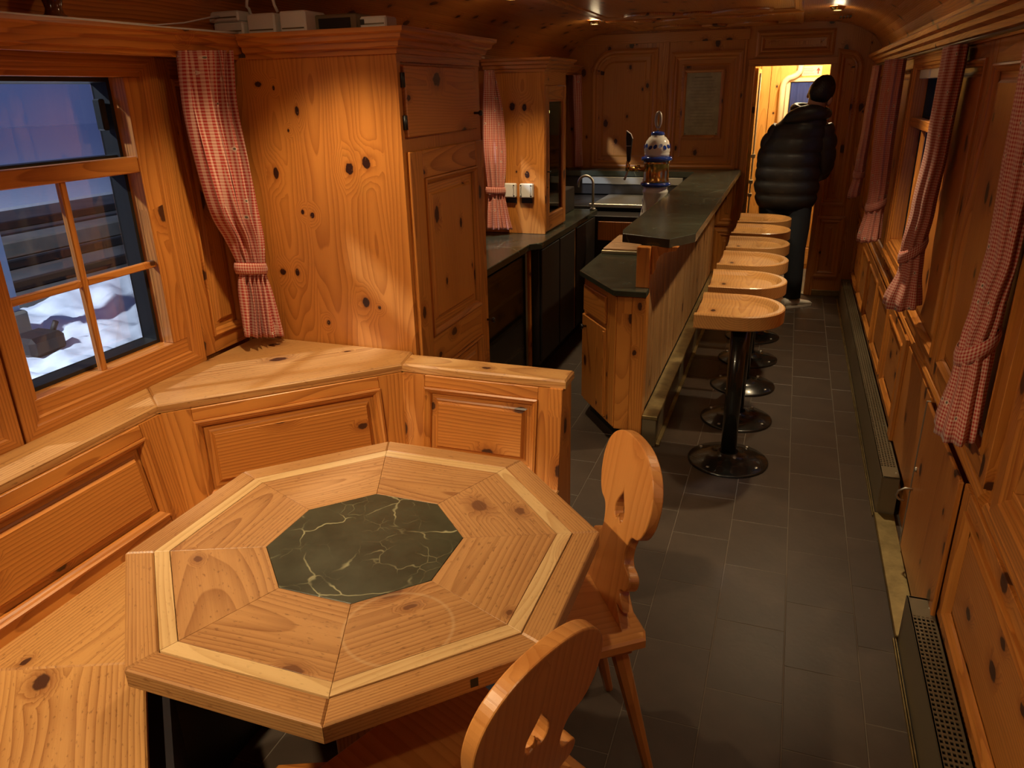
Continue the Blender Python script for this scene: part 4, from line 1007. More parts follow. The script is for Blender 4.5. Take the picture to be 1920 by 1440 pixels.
# ------------------------------------------------------------------ curtains
def curtain_sheet(rows, pleats, cloth_w, label, tie=None, amp=.016, ph=0.0):
    t = thing('gingham_curtain', (rows[0][0], (rows[0][1]+rows[0][4])/2, rows[-1][2]), label, 'curtain', 'red gingham curtains')
    NU, NV = pleats*10, 46; vs = []; gr = []; fs = []
    n = len(rows)
    zlen = rows[0][2]-rows[-1][2]
    def row(s):
        x = s*(n-1); i = min(int(x), n-2); f = x-i
        P = [rows[max(0, min(n-1, i+k))] for k in (-1, 0, 1, 2)]
        return [.5*((2*P[1][c])+(-P[0][c]+P[2][c])*f+(2*P[0][c]-5*P[1][c]+4*P[2][c]-P[3][c])*f*f+(-P[0][c]+3*P[1][c]-3*P[2][c]+P[3][c])*f**3) for c in range(6)]
    # resample rows evenly in height
    ts = [(rows[0][2]-r[2])/zlen for r in rows]
    for j in range(NV+1):
        v = j/NV; i = 0
        while i < n-2 and ts[i+1] < v: i += 1
        f = (v-ts[i])/(ts[i+1]-ts[i]); R_ = row((i+f)/(n-1))
        A = Vector(R_[:3]); B = Vector(R_[3:]); d = B-A; wd = d.length; nn = V(d.y, -d.x, 0).normalized()
        am = amp*(1.0+.25*math.sin(v*7)) if not tie else amp*(1.15-.6*math.exp(-((v-tie)/.08)**2))
        for k in range(NU+1):
            u = k/NU; w_ = math.sin(2*PI*pleats*(u+.035*math.sin(v*3+u*5))+ph)
            o = nn*(am*w_+am*.45*math.sin(2*PI*pleats*.43*u+1.3+v*2)) + d.normalized()*(am*.5*math.cos(2*PI*pleats*u+ph))
            bow = nn*(.02*math.sin(PI*u))
            vs.append(tuple(A+d*u+o+bow)); gr.append((u*cloth_w, v*zlen*1.03, 0))
    for j in range(NV):
        for k in range(NU): a = j*(NU+1)+k; fs.append((a, a+1, a+NU+2, a+NU+1))
    o = MB().add(vs, fs, smooth=True, gr=gr).build('cloth', 'gingham', t)
    s = o.modifiers.new('thickness', 'SOLIDIFY'); s.thickness = .0016; s.offset = 0
    if tie:
        i = 0
        while i < n-2 and ts[i+1] < tie: i += 1
        f = (tie-ts[i])/(ts[i+1]-ts[i]); R_ = row((i+f)/(n-1)); A = Vector(R_[:3]); B = Vector(R_[3:]); d = B-A; nn = V(d.y, -d.x, 0).normalized(); c = (A+B)/2
        band(t, c, d.normalized(), nn, d.length/2+.012, amp+.022, .020, .0)
    return t
def band(t, c, d, nn, rx, ry, hh, tilt):
    N = 32; L = []; gr = []
    for z in (-hh, -hh*.5, 0, hh*.5, hh):
        r = 1-.08*abs(z/hh); L.append([tuple(c+d*rx*math.cos(2*PI*i/N)*r+nn*ry*math.sin(2*PI*i/N)*r+V(0, 0, z+tilt*math.cos(2*PI*i/N))) for i in range(N)])
        gr += [(2*(rx+ry)*1.6*i/N, z, 0) for i in range(N)]
    b = MB().loft(L, None, (0, 0, 1), False, False, True, gr=gr).build('tie_back', 'gingham', t)
    s = b.modifiers.new('thickness', 'SOLIDIFY'); s.thickness = .002
def curtain_bundle(yc, rows, pleats, label, tie_z=None, tilt=.03):
    """tied-back bundle on the right wall: rows = (z, x_aisle, x_wall, half_y)"""
    zt, zb = rows[0][0], rows[-1][0]
    t = thing('gingham_curtain', (rows[0][1]+.04, yc, zb), label, 'curtain', 'red gingham curtains')
    NU, NV = pleats*10, 44; L = []; gr = []
    for j in range(NV+1):
        z = zt+(zb-zt)*j/NV; i = 0
        while i < len(rows)-2 and rows[i+1][0] > z: i += 1
        f = (rows[i][0]-z)/(rows[i][0]-rows[i+1][0]); f = f*f*(3-2*f)
        a, b, h = [rows[i][k]*(1-f)+rows[i+1][k]*f for k in (1, 2, 3)]
        cx, rx = (a+b)/2, (b-a)/2; ring_ = []
        for k in range(NU):
            th = 2*PI*k/NU; pl = .5+.5*math.cos(pleats*th+.5*math.sin(z*5)); q = 1-.20*pl
            ring_.append((cx+rx*q*math.cos(th), yc+h*q*math.sin(th), z+.012*math.cos(th) if j == NV else z)); gr.append((th/(2*PI)*.58, (zt-z)*1.02, 0))
        L.append(ring_)
    MB().loft(L, None, (0, 0, 1), True, True, True, gr=gr).build('cloth', 'gingham', t)
    if tie_z:
        i = 0
        while i < len(rows)-2 and rows[i+1][0] > tie_z: i += 1
        f = (rows[i][0]-tie_z)/(rows[i][0]-rows[i+1][0]); a, b, h = [rows[i][k]*(1-f)+rows[i+1][k]*f for k in (1, 2, 3)]
        band(t, V((a+b)/2, yc, tie_z), V(1, 0, 0), V(0, 1, 0), (b-a)/2+.006, h+.006, .024, tilt)
    return t
C1 = [(-1.8, 2.021, 1.817, -1.808, 2.29, 1.828), (-1.8, 2.016, 1.657, -1.826, 2.29, 1.651), (-1.8, 2.036, 1.496, -1.812, 2.29, 1.475), (-1.8, 2.075, 1.322, -1.812, 2.29, 1.29), (-1.8, 2.127, 1.223, -1.808, 2.29, 1.194), (-1.8, 2.157, 1.109, -1.808, 2.29, 1.08), (-1.8, 2.152, 1.087, -1.808, 2.288, 1.056), (-1.8, 2.145, .992, -1.792, 2.284, .957), (-1.8, 2.132, .872, -1.768, 2.28, .835)]
curtain_sheet(C1, 7, .40, 'red gingham curtain between the snowy window and the tall cabinet', .735, .018)
C2 = [(-1.73, 4.39, 1.80, -1.702, 4.462, 1.80), (-1.73, 4.35, 1.603, -1.657, 4.462, 1.599), (-1.73, 4.334, 1.426, -1.645, 4.462, 1.419), (-1.73, 4.34, 1.305, -1.641, 4.462, 1.296), (-1.73, 4.378, 1.147, -1.652, 4.462, 1.138), (-1.73, 4.392, 1.097, -1.653, 4.462, 1.09), (-1.73, 4.364, .989, -1.631, 4.462, .977), (-1.73, 4.347, .895, -1.605, 4.462, .88)]
curtain_sheet(C2, 5, .32, 'red gingham curtain hanging against the glass cabinet above the worktop', .74, .010, 1.0)
C3 = [(-1.8, 6.564, 1.80, -1.791, 6.785, 1.80), (-1.8, 6.64, 1.45, -1.780, 6.785, 1.45), (-1.8, 6.665, 1.25, -1.776, 6.785, 1.25), (-1.8, 6.675, 1.05, -1.772, 6.785, 1.05)]
curtain_sheet(C3, 5, .26, 'red gingham curtain in the far left corner above the back bar', None, .010, .4)
curtain_bundle(2.16, [(1.80, .478, .542, .13), (1.54, .480, .543, .12), (1.29, .484, .543, .10), (1.15, .470, .543, .07), (1.05, .458, .543, .055), (.97, .456, .543, .07), (.80, .440, .543, .115)], 9, 'large red gingham curtain nearest to us on the right wall', 1.045, .035)
curtain_bundle(3.30, [(1.80, .470, .540, .16), (1.467, .466, .535, .14), (1.232, .450, .530, .10), (1.08, .435, .522, .06), (1.0, .440, .525, .07), (.855, .402, .543, .13)], 8, 'second red gingham curtain on the right wall, beside the knotty panel', 1.075, .035)
curtain_bundle(4.82, [(1.80, .410, .515, .14), (1.43, .410, .517, .12), (1.12, .425, .525, .08), (1.02, .420, .52, .07), (.84, .395, .525, .11)], 9, 'dark red gingham curtain in shade on the right wall, third from us', 1.04, .02)
curtain_bundle(6.30, [(1.80, .462, .520, .12), (1.40, .450, .515, .11), (1.10, .436, .512, .08), (1.04, .434, .508, .07), (.90, .412, .500, .10)], 7, 'farthest gingham curtain on the right wall, next to the doorway', 1.06, .0)
# curtain rods
for (nm, p0, p1, lb) in (('curtain_rod', (XL+.125, YN+.3, 1.822), (XL+.125, 2.318, 1.822), 'dark thin curtain rod under the left shelf by the near window'), ('curtain_rod', (.515, 6.7, 1.808), (.515, 1.0, 1.808), 'dark thin curtain rod under the right cornice')):
    r = thing(nm, p0, lb, 'rod'); MB().cyl(p0, p1, .006, .006, 10).build('bar', 'bronze', r)
    for f_ in (.15, .5, .85):
        q = Vector(p0).lerp(Vector(p1), f_); MB().cyl(q, (q.x, q.y, 1.858 if q.x < 0 else 1.85), .004, .004, 8).build('bracket', 'bronze', r)

# ------------------------------------------------------------------ small devices and leads on top of the shelf
def devices():
    zt, zs = 1.875, 1.8755
    def dev(name, x0, x1, y0, y1, z0, z1, mat, label, rot=0.0, grille=True):
        t = thing(name, ((x0+x1)/2, (y0+y1)/2, z0), label, 'device')
        MB().box(x0, x1, y0, y1, z0, z1, ch=.005).build('case', mat, t)
        MB().box(x0+.008, x1-.008, y0-.0012, y0+.001, z0+.012, z0+.016, ch=0).build('seam', 'bronze', t)
        return t
    dev('power_adapter', -1.905, -1.785, 2.335, 2.42, 1.876, 1.918, 'white', 'lower white adapter box in the corner of the shelf')
    dev('power_adapter', -1.918, -1.795, 2.330, 2.415, 1.9185, 1.952, 'white', 'upper white adapter box stacked in the corner of the shelf')
    t = dev('network_box', -1.775, -1.665, 2.345, 2.45, 1.876, 1.940, 'white', 'plain whitish box left of the grey device on the cabinet')
    t = dev('radio_unit', -1.645, -1.545, 2.345, 2.47, 1.876, 1.942, 'white', 'square-cornered cream device in the middle of the cabinet top')
    MB().box(-1.545, -1.385, 2.40, 2.50, 1.876, 1.930, ch=.004).build('rear_housing', 'bronze', t); MB().box(-1.53, -1.41, 2.397, 2.401, 1.888, 1.918, ch=.001).build('display', 'black', t)
    t = dev('small_box', -1.345, -1.250, 2.345, 2.42, 1.876, 1.912, 'white', 'small white box at the right corner of the cabinet top')
    MB().box(-1.343, -1.328, 2.3425, 2.346, 1.888, 1.904, ch=.001).build('switch', 'dark', t)
    c = MB().tube([(-1.80, 1.05, 1.880), (-1.82, 1.35, 1.880), (-1.815, 1.58, 1.880), (-1.80, 1.78, 1.880), (-1.83, 1.95, 1.880), (-1.805, 2.10, 1.880), (-1.80, 2.22, 1.880), (-1.79, 2.31, 1.881)], .0045, 8).build('white_lead', 'white'); tag(c, 'white cable trailing along the left shelf', 'cable')
    c = MB().tube([(-1.83, 1.80, 1.885), (-1.85, 2.0, 1.888), (-1.865, 2.15, 1.905), (-1.87, 2.28, 1.93), (-1.87, 2.328, 1.936)], .0025, 8).build('thin_lead', 'white'); tag(c, 'thin white wire plugged into the upper adapter', 'cable')
    pts = [(-1.782, 2.40, 1.890), (-1.785, 2.38, 1.96)] + [(-1.73-.055*math.cos(PI*i/10), 2.37, 1.965+.05*math.sin(PI*i/10)) for i in range(11)] + [(-1.672, 2.38, 1.9445)]
    c = MB().tube(pts, .005, 8).build('looped_lead', 'white'); tag(c, 'white cable looping up between the boxes', 'cable')
    j = MB().lathe([(.036, 1.876), (.038, 1.880), (.024, 1.893), (.020, 1.905), (.028, 1.94), (.040, 1.98), (.036, 2.00), (.030, 2.0)], 24, Matrix.Translation((-1.845, 1.655, 0))).build('footed_jug', 'brownglass', None, (-1.845, 1.655, 1.876)); tag(j, 'brown glazed footed jug on the left shelf above the window', 'jug')
devices()

# ------------------------------------------------------------------ right-hand floor convectors, threshold, hatch
def convector(ya, yb, label):
    t = thing('convector_heater', (.52, (ya+yb)/2, 0), label, 'heater', 'floor convectors on the right wall')
    xa, xb, h = .478, XR-.024, .178
    MB().box(xa, xa+.006, ya, yb, .004, h, g=(0, 1, 0), ch=.001).build('front', 'bronze', t); MB().box(xa+.006, xb, ya, ya+.01, .004, h, ch=.001).build('end_plate', 'bronze', t); MB().box(xa+.006, xb, yb-.01, yb, .004, h, ch=.001).build('end_plate', 'bronze', t)
    MB().box(xa+.01, xb, ya+.012, yb-.012, .004, h-.03, ch=0).build('core', 'black', t)
    g = MB(); zt = h
    y0g, y1g = ya+.10, yb-.10
    g.box(xa, xb, ya, y0g, zt-.003, zt, ch=0); g.box(xa, xb, y1g, yb, zt-.003, zt, ch=0)
    nb = 5; wd = xb-xa; sl = .0075; gap = (wd-nb*sl)/(nb+1)*.82; mar = (wd-nb*sl-(nb-1)*gap)/2
    xs = xa
    g.box(xa, xa+mar, y0g, y1g, zt-.003, zt, ch=0); g.box(xb-mar, xb, y0g, y1g, zt-.003, zt, ch=0)
    for i in range(nb-1): x = xa+mar+(i+1)*sl+i*gap; g.box(x, x+gap, y0g, y1g, zt-.003, zt, ch=0)
    y = y0g
    while y < y1g: g.box(xa+mar, xb-mar, y, y+.0075, zt-.0028, zt-.0002, ch=0); y += .018
    g.build('grille', 'bronze', t)
    for yy in (ya+.05, ya+.55, yb-.05): MB().lathe([(.004, zt), (.003, zt+.002), (.001, zt+.0025)], 8, Matrix.Translation((xb-.010, yy, 0))).build('screw', 'steel', t)
    for x in (.463, .470): MB().box(x, x+.004, ya-.02, yb, 0.0, .010, g=(0, 1, 0), ch=.001).build('floor_strip', 'brass_old', t)
convector(.35, 2.27, 'low bronze floor convector nearest to us with slotted grille')
convector(3.09, 6.70, 'long bronze floor convector running to the doorway')
p = MB().box(.470, XR-.024, 2.275, 3.085, .0, .016, g=(0, 1, 0), ch=.003).build('threshold_plate', 'brass_old', None, (.52, 2.68, 0)); tag(p, 'worn metal plate on the floor in front of the wall hatch', 'plate')
def hatch():
    t = thing('wall_hatch', (XR-.03, 2.5, .03), 'low pine hatch door with metal ring handle in the right wall', 'hatch')
    MB().box(XR-.034, XR-.022, 2.20, 2.805, .04, .632, ch=.004).build('leaf', 'pine', t)
    MB().box(XR-.036, XR-.022, 2.806, 2.815, .04, .632, ch=.001).build('edge_strip', 'steel', t)
    MB().tube([(XR-.034, 2.77, .30), (XR-.06, 2.77, .30), (XR-.078, 2.775, .285), (XR-.082, 2.78, .262), (XR-.072, 2.785, .245), (XR-.055, 2.785, .24)], .004, 8).build('handle', 'steel', t)
    MB().lathe([(.010, 0), (.008, .006), (.002, .009)], 12, frame((XR-.034, 2.77, .38), (0, -1, 0), (0, 0, 1))).build('lock', 'steel', t)
    MB().box(XR-.036, XR-.022, 2.185, 2.197, .04, .632, ch=.003).build('hinge_stile', 'pine_plain', t)
hatch()
def menu_board():
    t = thing('framed_notice', (-.757, YF-.03, 1.29), 'framed yellowed notice hanging on the far panelled wall', 'notice')
    T = TF(-.915, 1.285, YF-.019)
    MB().ring(rect(0, .325, 0, .535), [(0, -.003), (0, .014), (.010, .016), (.022, .010), (.026, .004)], T).build('frame', 'pine_plain', t)
    MB().box(.02, .305, .02, .515, -.002, .004, T, ch=0).build('paper', 'paper', t)
    for i in range(16):
        y = .47-.025*i; w_ = (.14 if i == 0 else random.uniform(.12, .22))
        MB().box(.16-w_/2, .16+w_/2, y, y+(.008 if i == 0 else .003), .004, .0044, T, ch=0).build('text_line', 'ink', t)
    for x in (.035, .29): MB().lathe([(.006, .004), (.005, .007), (.001, .008)], 10, T @ Matrix.Translation((x, .035, 0))).build('screw', 'bronze', t)
menu_board()

# ------------------------------------------------------------------ ceiling spotlights
def spotlight(x, y, label, energy, aim=(0, 0)):
    z = ZC-.003
    t = thing('ceiling_spotlight', (x, y, z), label, 'spotlight', 'recessed ceiling spotlights')
    R_ = Matrix.Translation((x, y, z))
    MB().lathe([(.045, 0), (.047, -.006), (.036, -.016), (.034, -.024), (.030, -.026), (.030, -.012)], 24, R_, caps=False).build('ring', 'brass', t)
    MB().lathe([(.030, -.013), (.029, -.014), (.001, -.014)], 20, R_).build('lens', 'lamp', t)
    l = bpy.data.lights.new('halogen_beam', 'SPOT'); l.energy = energy; l.color = LAMP_COL; l.spot_size = math.radians(SPOT_DEG); l.spot_blend = SPOT_BLEND; l.shadow_soft_size = .028
    q = bpy.data.lights.new('halogen_spill', 'POINT'); q.energy = SPILL_W*min(1, energy/40); q.color = LAMP_COL; q.shadow_soft_size = .03
    qo = bpy.data.objects.new('halogen_spill', q); C.objects.link(qo); qo.parent = t; qo.location = (0, 0, -.05)
    o = bpy.data.objects.new('halogen_beam', l); C.objects.link(o); o.parent = t; o.location = (0, 0, -.034); o.rotation_euler = (aim[1], aim[0], 0)
for i, (x, y, e, am) in enumerate(((-1.40, .22, 1.75, (-.40, .42)), (-1.37, 1.86, .62, (0, .10)), (-1.40, 3.95, .75, (0, 0)), (-1.405, 5.70, .6, (-.2, .05)), (.165, 3.80, 1.0, (0, 0)), (.165, 5.56, .75, (.42, -.05)), (.165, 2.05, .30, (.58, .05)), (.165, .30, .14, (.3, .2)))):
    lb = ['spotlight above the near end of the corner bench', 'spotlight in front of the tall cabinet', 'small spotlight on the left above the galley worktop', 'small spotlight on the left near the far wall', 'spotlight on the right above the first bar stools', 'spotlight on the right by the doorway', 'spotlight on the right opposite the tall cabinet', 'added fill spotlight on the right above our own place, out of view'][i]  # last one is unseen, added as weak fill for the near floor
    spotlight(x, y, lb, SPOT_W*e, am)
# ------------------------------------------------------------------ vestibule beyond the door
def vestibule():
    x0, x1, y0, y1 = -.47, .50, YF+.07, 7.86
    tag(MB().box(x0-.1, x1+.1, YF+.0, y1+.1, -.1, .002, ch=0).build('floor_vestibule', 'tile_grey'), kind='structure')
    wl = tag(MB().box(x0-.08, x0, y0, y1+.08, 0, 2.2, ch=0).build('wall_vestibule_left', 'pine_yellow'), kind='structure')
    tag(MB().box(x1, x1+.08, y0, y1+.08, 0, 2.2, ch=0).build('wall_vestibule_right', 'pine_yellow'), kind='structure')
    wf = tag(MB().box(x0, x1, y1, y1+.08, 0, 2.2, ch=0).build('wall_vestibule_far', 'pine_yellow'), kind='structure')
    tag(MB().box(x0-.08, x1+.08, y0, y1+.08, 2.12, 2.2, ch=0).build('ceiling_vestibule', 'cream'), kind='structure')
    for i in range(9): MB().box(x0, x0+.012, y0+.02+.105*i, y0+.118+.105*i, .05, 2.1, ch=.004).build('plank', 'pine_yellow', wl)
    T = TF(0, 0, y1)
    for a, b in ((-.45, -.36), (-.355, -.27), (-.265, -.18)): MB().box(a, b, .06, 2.08, 0, .012, T, (0, 1, 0), .004).build('plank', 'pine_yellow', wf)
    rpanel(wf, T @ Matrix.Translation((-.13, .22, .02)), .40, .95, (.06, .06), (.06, .06), mat='pine_yellow')
    MB().box(-.15, .30, .05, .21, 0, .02, T, (1, 0, 0), .004).build('rail', 'pine_yellow', wf)
    # window with dark blue curtain
    w8 = tag(MB().ring(rect(-.125, .30, 1.22, 1.745), [(0, 0), (0, .03), (.03, .03), (.036, .012)], T).build('window_8', 'cream'), kind='structure')
    MB().box(-.09, .27, 1.255, 1.71, .001, .004, T, ch=0).build('pane', 'black', w8)
    cu = thing('blue_curtain', (.09, y1-.02, 1.25), 'dark blue curtain in the lit vestibule window', 'curtain')
    vs = []; fs = []
    for j in range(2):
        for k in range(61): u = k/60; vs.append((-.085+.35*u, y1-.018-.006*math.sin(u*40), 1.26 if j == 0 else 1.705))
    for k in range(60): fs.append((k, k+1, 62+k, 61+k))
    o = MB().add(vs, fs, smooth=True).build('cloth', 'bluecloth', cu); s = o.modifiers.new('thickness', 'SOLIDIFY'); s.thickness = .003
    # cream pipe
    pts = [(-.155, y1-.045, .9), (-.155, y1-.045, 1.60)] + [(-.085-.07*math.cos(PI/2*i/8), y1-.045, 1.66+.09*math.sin(PI/2*i/8)) for i in range(9)] + [(-.045, y1-.045, 1.77), (-.02, y1-.045, 1.80), (-.012, y1-.045, 1.86), (-.012, y1-.045, 2.12)]
    p = thing('heating_pipe', (-.155, y1-.045, .9), 'bent cream pipe climbing the vestibule wall', 'pipe'); MB().tube(pts, .026, 14).build('tube', 'cream', p)
    for z in (1.05,): MB().lathe([(.032, 0), (.034, .008), (.032, .016)], 16, Matrix.Translation((-.155, y1-.045, z))).build('clamp', 'steel', p)
    # sign with red arrow
    s = thing('safety_sign', (.075, y1-.003, 1.76), 'small cream sign with red arrow above the vestibule window', 'sign')
    MB().box(-.005, .165, 1.762, 1.842, .001, .005, T, ch=.001).build('plate', 'cream', s)
    for i in range(4): MB().box(.008, .10-.012*(i % 2), 1.776+.015*i, 1.780+.015*i, .005, .0056, T, ch=0).build('text_line', 'ink', s)
    MB().prism([(.129, 1.775), (.139, 1.775), (.139, 1.803), (.151, 1.803), (.134, 1.830), (.117, 1.803), (.129, 1.803)], .005, .0058, T).build('arrow', 'red', s)
    # door leaf folded back on the left with hinge fittings
    d = thing('vestibule_door', (-.34, y0+.4, 0), 'pale open door leaf with fittings left of the doorway', 'door')
    MB().box(-.375, -.335, y0+.02, y0+.62, .01, 1.82, ch=.004).build('leaf', 'pine_yellow', d)
    for z in (.80, .91, 1.12): MB().box(-.333, -.300, y0+.005, y0+.045, z, z+.03, ch=.003).build('fitting', 'cream', d)
    MB().cyl((-.318, y0+.03, .1), (-.318, y0+.03, 1.78), .008, .008, 10).build('rod', 'cream', d)
    tag(MB().box(-.36, .205, YF-.006, YF+.075, .0, .010, g=(1, 0, 0), ch=.002).build('trim_7', 'steel'), kind='structure')
    # vestibule lamp
    t = thing('vestibule_lamp', (.05, 7.35, 2.12), 'round ceiling lamp of the bright vestibule', 'lamp')
    MB().lathe([(.09, 2.12), (.09, 2.10), (.06, 2.085), (.001, 2.08)], 24, Matrix.Translation((.05, 7.35, 0))).build('globe', 'lamp', t)
    l = bpy.data.lights.new('vestibule_light', 'POINT'); l.energy = 13; l.color = (1, .82, .50); l.shadow_soft_size = .08
    o = bpy.data.objects.new('vestibule_light', l); C.objects.link(o); o.parent = t; o.location = (0, 0, -.12)
vestibule()

# ------------------------------------------------------------------ man in the doorway, seen from behind, leaning to the right
def person():
    ox, oy = .0, 6.44
    def P(x, y, z): return (x, y-oy, z)
    # bare body: one continuous skinned figure (vertices in metres, root at the pelvis)
    J = {}; vs = []; rad = []; ed = []
    def j(name, p, r, par=None):
        J[name] = len(vs); vs.append(P(*p)); rad.append(r)
        if par: ed.append((J[par], J[name]))
    j('pelvis', (-.02, 6.44, .90), .12); j('belly', (-.015, 6.44, 1.06), .11, 'pelvis'); j('chest', (.01, 6.43, 1.25), .125, 'belly'); j('collar', (.055, 6.42, 1.41), .085, 'chest'); j('neck', (.085, 6.425, 1.48), .050, 'collar'); j('nape', (.105, 6.43, 1.53), .052, 'neck')
    j('skull', (.135, 6.445, 1.60), .078, 'nape'); j('crown', (.155, 6.455, 1.665), .066, 'skull')
    for s, nm in ((1, 'r'), (-1, 'l')):
        sh = (.055+s*.155, 6.43, 1.385-(.0 if s > 0 else .02)); j(nm+'sh', sh, .055, 'collar')
        el = ((.235, 6.47, 1.13) if s > 0 else (-.205, 6.50, 1.12)); wr = ((.185, 6.66, 1.02) if s > 0 else (-.155, 6.70, 1.02))
        j(nm+'el', el, .040, nm+'sh'); j(nm+'wr', wr, .027, nm+'el')
        d = (Vector(wr)-Vector(el)).normalized(); pm = Vector(wr)+d*.06; j(nm+'palm', tuple(pm), .030, nm+'wr')
        side = V(-d.y, d.x, 0).normalized()
        for i, (off, ln) in enumerate(((-.026, .070), (-.009, .080), (.008, .074), (.024, .058))):
            b = pm+side*off+d*.03; j(nm+'f%da' % i, tuple(b), .0095, nm+'palm'); m_ = b+d*ln*.5+V(0, 0, -.012); j(nm+'f%db' % i, tuple(m_), .0088, nm+'f%da' % i); e = m_+d*ln*.35+V(0, 0, -.028); j(nm+'f%dc' % i, tuple(e), .008, nm+'f%db' % i)
        tb = Vector(wr)+d*.035+side*s*.034+V(0, 0, -.006); j(nm+'t0', tuple(tb), .0115, nm+'palm'); j(nm+'t1', tuple(tb+d*.035+side*s*.014), .010, nm+'t0'); j(nm+'t2', tuple(tb+d*.062+side*s*.010+V(0, 0, -.012)), .0088, nm+'t1')
        hp = (s*.085-.02, 6.44, .85); j(nm+'hip', hp, .085, 'pelvis'); kn = ((.085, 6.40, .48) if s > 0 else (-.105, 6.46, .48)); an = ((.105, 6.39, .09) if s > 0 else (-.125, 6.50, .09))
        j(nm+'kn', kn, .055, nm+'hip'); j(nm+'an', an, .038, nm+'kn'); j(nm+'toe', (an[0]+.01*s, an[1]+(.10 if s < 0 else -.02)+.05, .035), .028, nm+'an')
    me = bpy.data.meshes.new('person'); me.from_pydata(vs, ed, []); me.update()
    ob = bpy.data.objects.new('person', me); C.objects.link(ob); ob.location = (ox, oy, 0); ORG[ob.name] = V(ox, oy, 0)
    md = ob.modifiers.new('skin', 'SKIN'); md.use_smooth_shade = True
    sv = me.skin_vertices[0].data
    for i, r in enumerate(rad): sv[i].radius = (r, r); sv[i].use_root = (i == 0)
    sb = ob.modifiers.new('sub', 'SUBSURF'); sb.levels = 1; sb.render_levels = 2
    me.materials.append(M['skin'])
    tag(ob, 'man in a black padded jacket leaning through the far doorway, back to us', 'person')
    # jacket: quilted loft
    N = 40; L = []
    prof = [(.785, -.022, 6.44, .205, .150), (.86, -.024, 6.44, .232, .170), (.96, -.028, 6.44, .240, .178), (1.08, -.026, 6.44, .238, .180), (1.20, -.012, 6.435, .232, .176), (1.31, .012, 6.43, .220, .165), (1.39, .035, 6.425, .195, .148), (1.45, .062, 6.422, .145, .118), (1.49, .083, 6.425, .095, .095), (1.515, .092, 6.43, .082, .084)]
    n = 54
    for i in range(n+1):
        z = prof[0][0]+(prof[-1][0]-prof[0][0])*i/n; k = 0
        while k < len(prof)-2 and prof[k+1][0] < z: k += 1
        f = (z-prof[k][0])/(prof[k+1][0]-prof[k][0]); cx, cy, rx, ry = [prof[k][c]*(1-f)+prof[k+1][c]*f for c in (1, 2, 3, 4)]
        puff = abs(math.sin(PI*(z-.785)/.105)); q = .93+.085*puff**.6
        L.append([(cx+rx*q*math.cos(2*PI*a/N)*(1+.015*math.sin(a*3+z*30)), cy+ry*q*math.sin(2*PI*a/N)*(1+.02*math.sin(a*2.3+z*24)), z-.10*max(0, (z-1.3))*math.cos(2*PI*a/N)) for a in range(N)])
    jk = MB().loft(L, None, (0, 0, 1), True, True, True).build('jacket', 'puffer', ob)
    def sleeve(pts, rs):
        dense = []; rr = []
        m = 30
        for i in range(m+1):
            x = i/m*(len(pts)-1); k = min(int(x), len(pts)-2); f = x-k
            dense.append(Vector(pts[k]).lerp(Vector(pts[k+1]), f)); rr.append((rs[k]*(1-f)+rs[k+1]*f)*(.90+.13*abs(math.sin(PI*i/m*6))**.6))
        MB().tube(dense, .05, 20, rs=rr).build('sleeve', 'puffer', jk)
    sleeve([(.175, 6.43, 1.395), (.212, 6.435, 1.28), (.228, 6.46, 1.13), (.215, 6.56, 1.05), (.188, 6.66, 1.01)], [.085, .088, .080, .070, .052])
    sleeve([(-.10, 6.43, 1.375), (-.165, 6.45, 1.27), (-.195, 6.49, 1.12), (-.18, 6.60, 1.05), (-.155, 6.70, 1.01)], [.085, .085, .078, .068, .052])
    # hood lying on the shoulders
    L = []
    for i in range(13):
        a = PI*i/12; zc = 1.455; r = math.sin(a)
        L.append([(.055-.155*math.cos(a)*1.0+0, 6.345+.075*r*math.cos(2*PI*k/20)-.02*r, zc+.035*(-math.cos(a))*-1*0+.062*r*math.sin(2*PI*k/20)+.03*r+.02*math.cos(a)*-1) for k in range(20)])
    MB().loft(L, None, (0, 0, 1), True, True, True).build('hood', 'puffer', jk)
    pts = [(.09+.115*math.cos(a), 6.415+.105*math.sin(a), 1.50-.02*math.cos(a)+.015*math.sin(a)) for a in [2*PI*i/24 for i in range(25)]]
    MB().tube(pts, .036, 12).build('collar', 'puffer', jk)
    # trousers
    def leg(pts, rs):
        MB().tube([Vector(p) for p in pts], .08, 18, rs=rs).build('trouser_leg', 'denim', ob)
    leg([(.045, 6.44, .93), (.062, 6.435, .80), (.078, 6.41, .62), (.085, 6.40, .46), (.10, 6.395, .25), (.105, 6.39, .075)], [.12, .118, .100, .082, .072, .068])
    leg([(-.085, 6.44, .93), (-.10, 6.445, .80), (-.105, 6.45, .62), (-.108, 6.46, .46), (-.12, 6.485, .25), (-.125, 6.50, .075)], [.12, .118, .100, .082, .072, .068])
    def shoe(x, y, a):
        T = Matrix.Translation((x, y, 0)) @ Matrix.Rotation(a, 4, 'Z'); L = []
        for (yy, w_, h) in ((-.085, .018, .05), (-.08, .032, .075), (-.04, .038, .085), (.02, .038, .075), (.08, .044, .055), (.13, .044, .042), (.165, .034, .034), (.18, .014, .022)):
            L.append([(w_*math.cos(t_), yy, .012+max(0, (h-.012))*.5*(1+math.sin(t_))) for t_ in [2*PI*i/16 for i in range(16)]])
        s = MB().loft(L, T, (0, 1, 0), True, True, True).build('shoe', 'shoe', ob)
        pl = [(.036, -.08), (.040, 0), (.046, .09), (.040, .16), (.015, .188), (-.015, .188), (-.040, .16), (-.046, .09), (-.040, 0), (-.036, -.08)]
        MB().prism(pl[::1], .0, .018, T, (0, 1, 0)).build('sole', 'shoe', s)
    shoe(.112, 6.385, -.9); shoe(-.128, 6.52, .1)
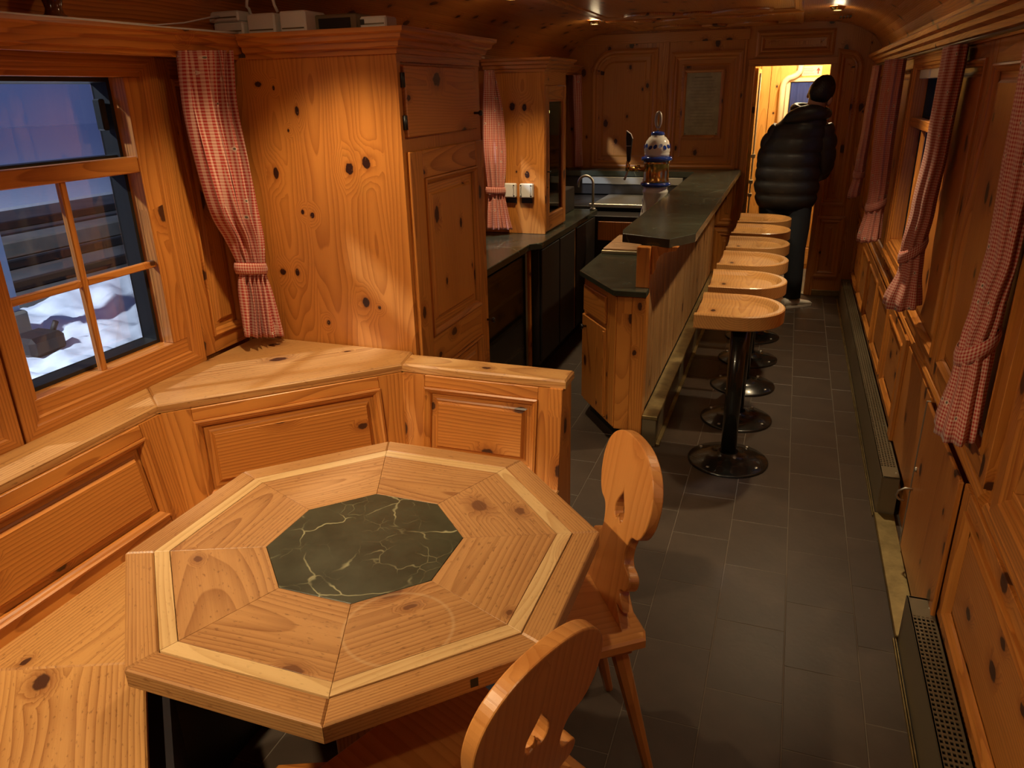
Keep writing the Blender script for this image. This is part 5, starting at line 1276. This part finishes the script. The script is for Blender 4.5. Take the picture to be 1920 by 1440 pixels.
    # head: hair cap, ears
    hc = Matrix.Translation((.148, 6.450, 1.628)) @ Matrix.Rotation(math.radians(20), 4, 'Y') @ Matrix.Rotation(math.radians(-25), 4, 'Z')
    vs2 = []; fs2 = []; nu, nv = 32, 18
    for i in range(nv+1):
        ph = PI*i/nv
        for k in range(nu):
            th = 2*PI*k/nu; x, y, z = math.sin(ph)*math.cos(th), math.sin(ph)*math.sin(th), math.cos(ph)
            b = 1+.035*noise.noise((x*5, y*5, z*5))+.02*noise.noise((x*14, y*14, z*14))
            rz = .128 if z > 0 else .098
            yy = y*.104*b if y < .2 else y*.104*b*(1 if z > .25 else .62)
            vs2.append((x*.089*b*(1 if z > -.4 else .88), yy, z*rz*b))
    for i in range(nv):
        for k in range(nu): a = i*nu+k; c = i*nu+(k+1) % nu; fs2.append((a, c, c+nu, a+nu))
    MB().add(vs2, fs2, hc, smooth=True).build('hair', 'hair', ob)
    for s in (-1, 1):
        vv = []; ff = []
        for i in range(9):
            for k in range(12): p_, t_ = PI*i/8, 2*PI*k/12; vv.append((s*.086+.014*math.sin(p_)*math.cos(t_), .012+.022*math.sin(p_)*math.sin(t_), -.035+.034*math.cos(p_)))
        for i in range(8):
            for k in range(12): ff.append((i*12+k, i*12+(k+1) % 12, (i+1)*12+(k+1) % 12, (i+1)*12+k))
        MB().add(vv, ff, hc, smooth=True).build('ear', 'skin', ob)
    # face (turned away from us): front of the head, nose, brow line, lips
    vv = []; ff = []
    for i in range(13):
        for k in range(20): p_, t_ = PI*i/12, 2*PI*k/20; x, y, z = math.sin(p_)*math.cos(t_), math.sin(p_)*math.sin(t_), math.cos(p_); vv.append((x*.071, .022+y*.082, -.040+z*.098))
    for i in range(12):
        for k in range(20): ff.append((i*20+k, i*20+(k+1) % 20, (i+1)*20+(k+1) % 20, (i+1)*20+k))
    fc = MB().add(vv, ff, hc, smooth=True).build('face', 'skin', ob)
    MB().loft([[(-.008, .098, -.02), (.008, .098, -.02), (0, .104, -.02)], [(-.016, .094, -.062), (.016, .094, -.062), (0, .122, -.058)]], hc).build('nose', 'skin', fc)
    for s in (-1, 1):
        MB().lathe([(.001, -.006), (.009, -.004), (.011, 0), (.009, .004), (.001, .006)], 12, hc @ Matrix.Translation((s*.03, .092, -.028)) @ Matrix.Rotation(PI/2, 4, 'X')).build('eye', 'white', fc)
        MB().tube([(s*.014, .100, -.008), (s*.03, .098, -.003), (s*.046, .088, -.010)], .004, 6, hc).build('eyebrow', 'hair', fc)
    MB().tube([(-.022, .090, -.090), (0, .099, -.088), (.022, .090, -.090)], .006, 8, hc).build('lips', 'red', fc)
person()
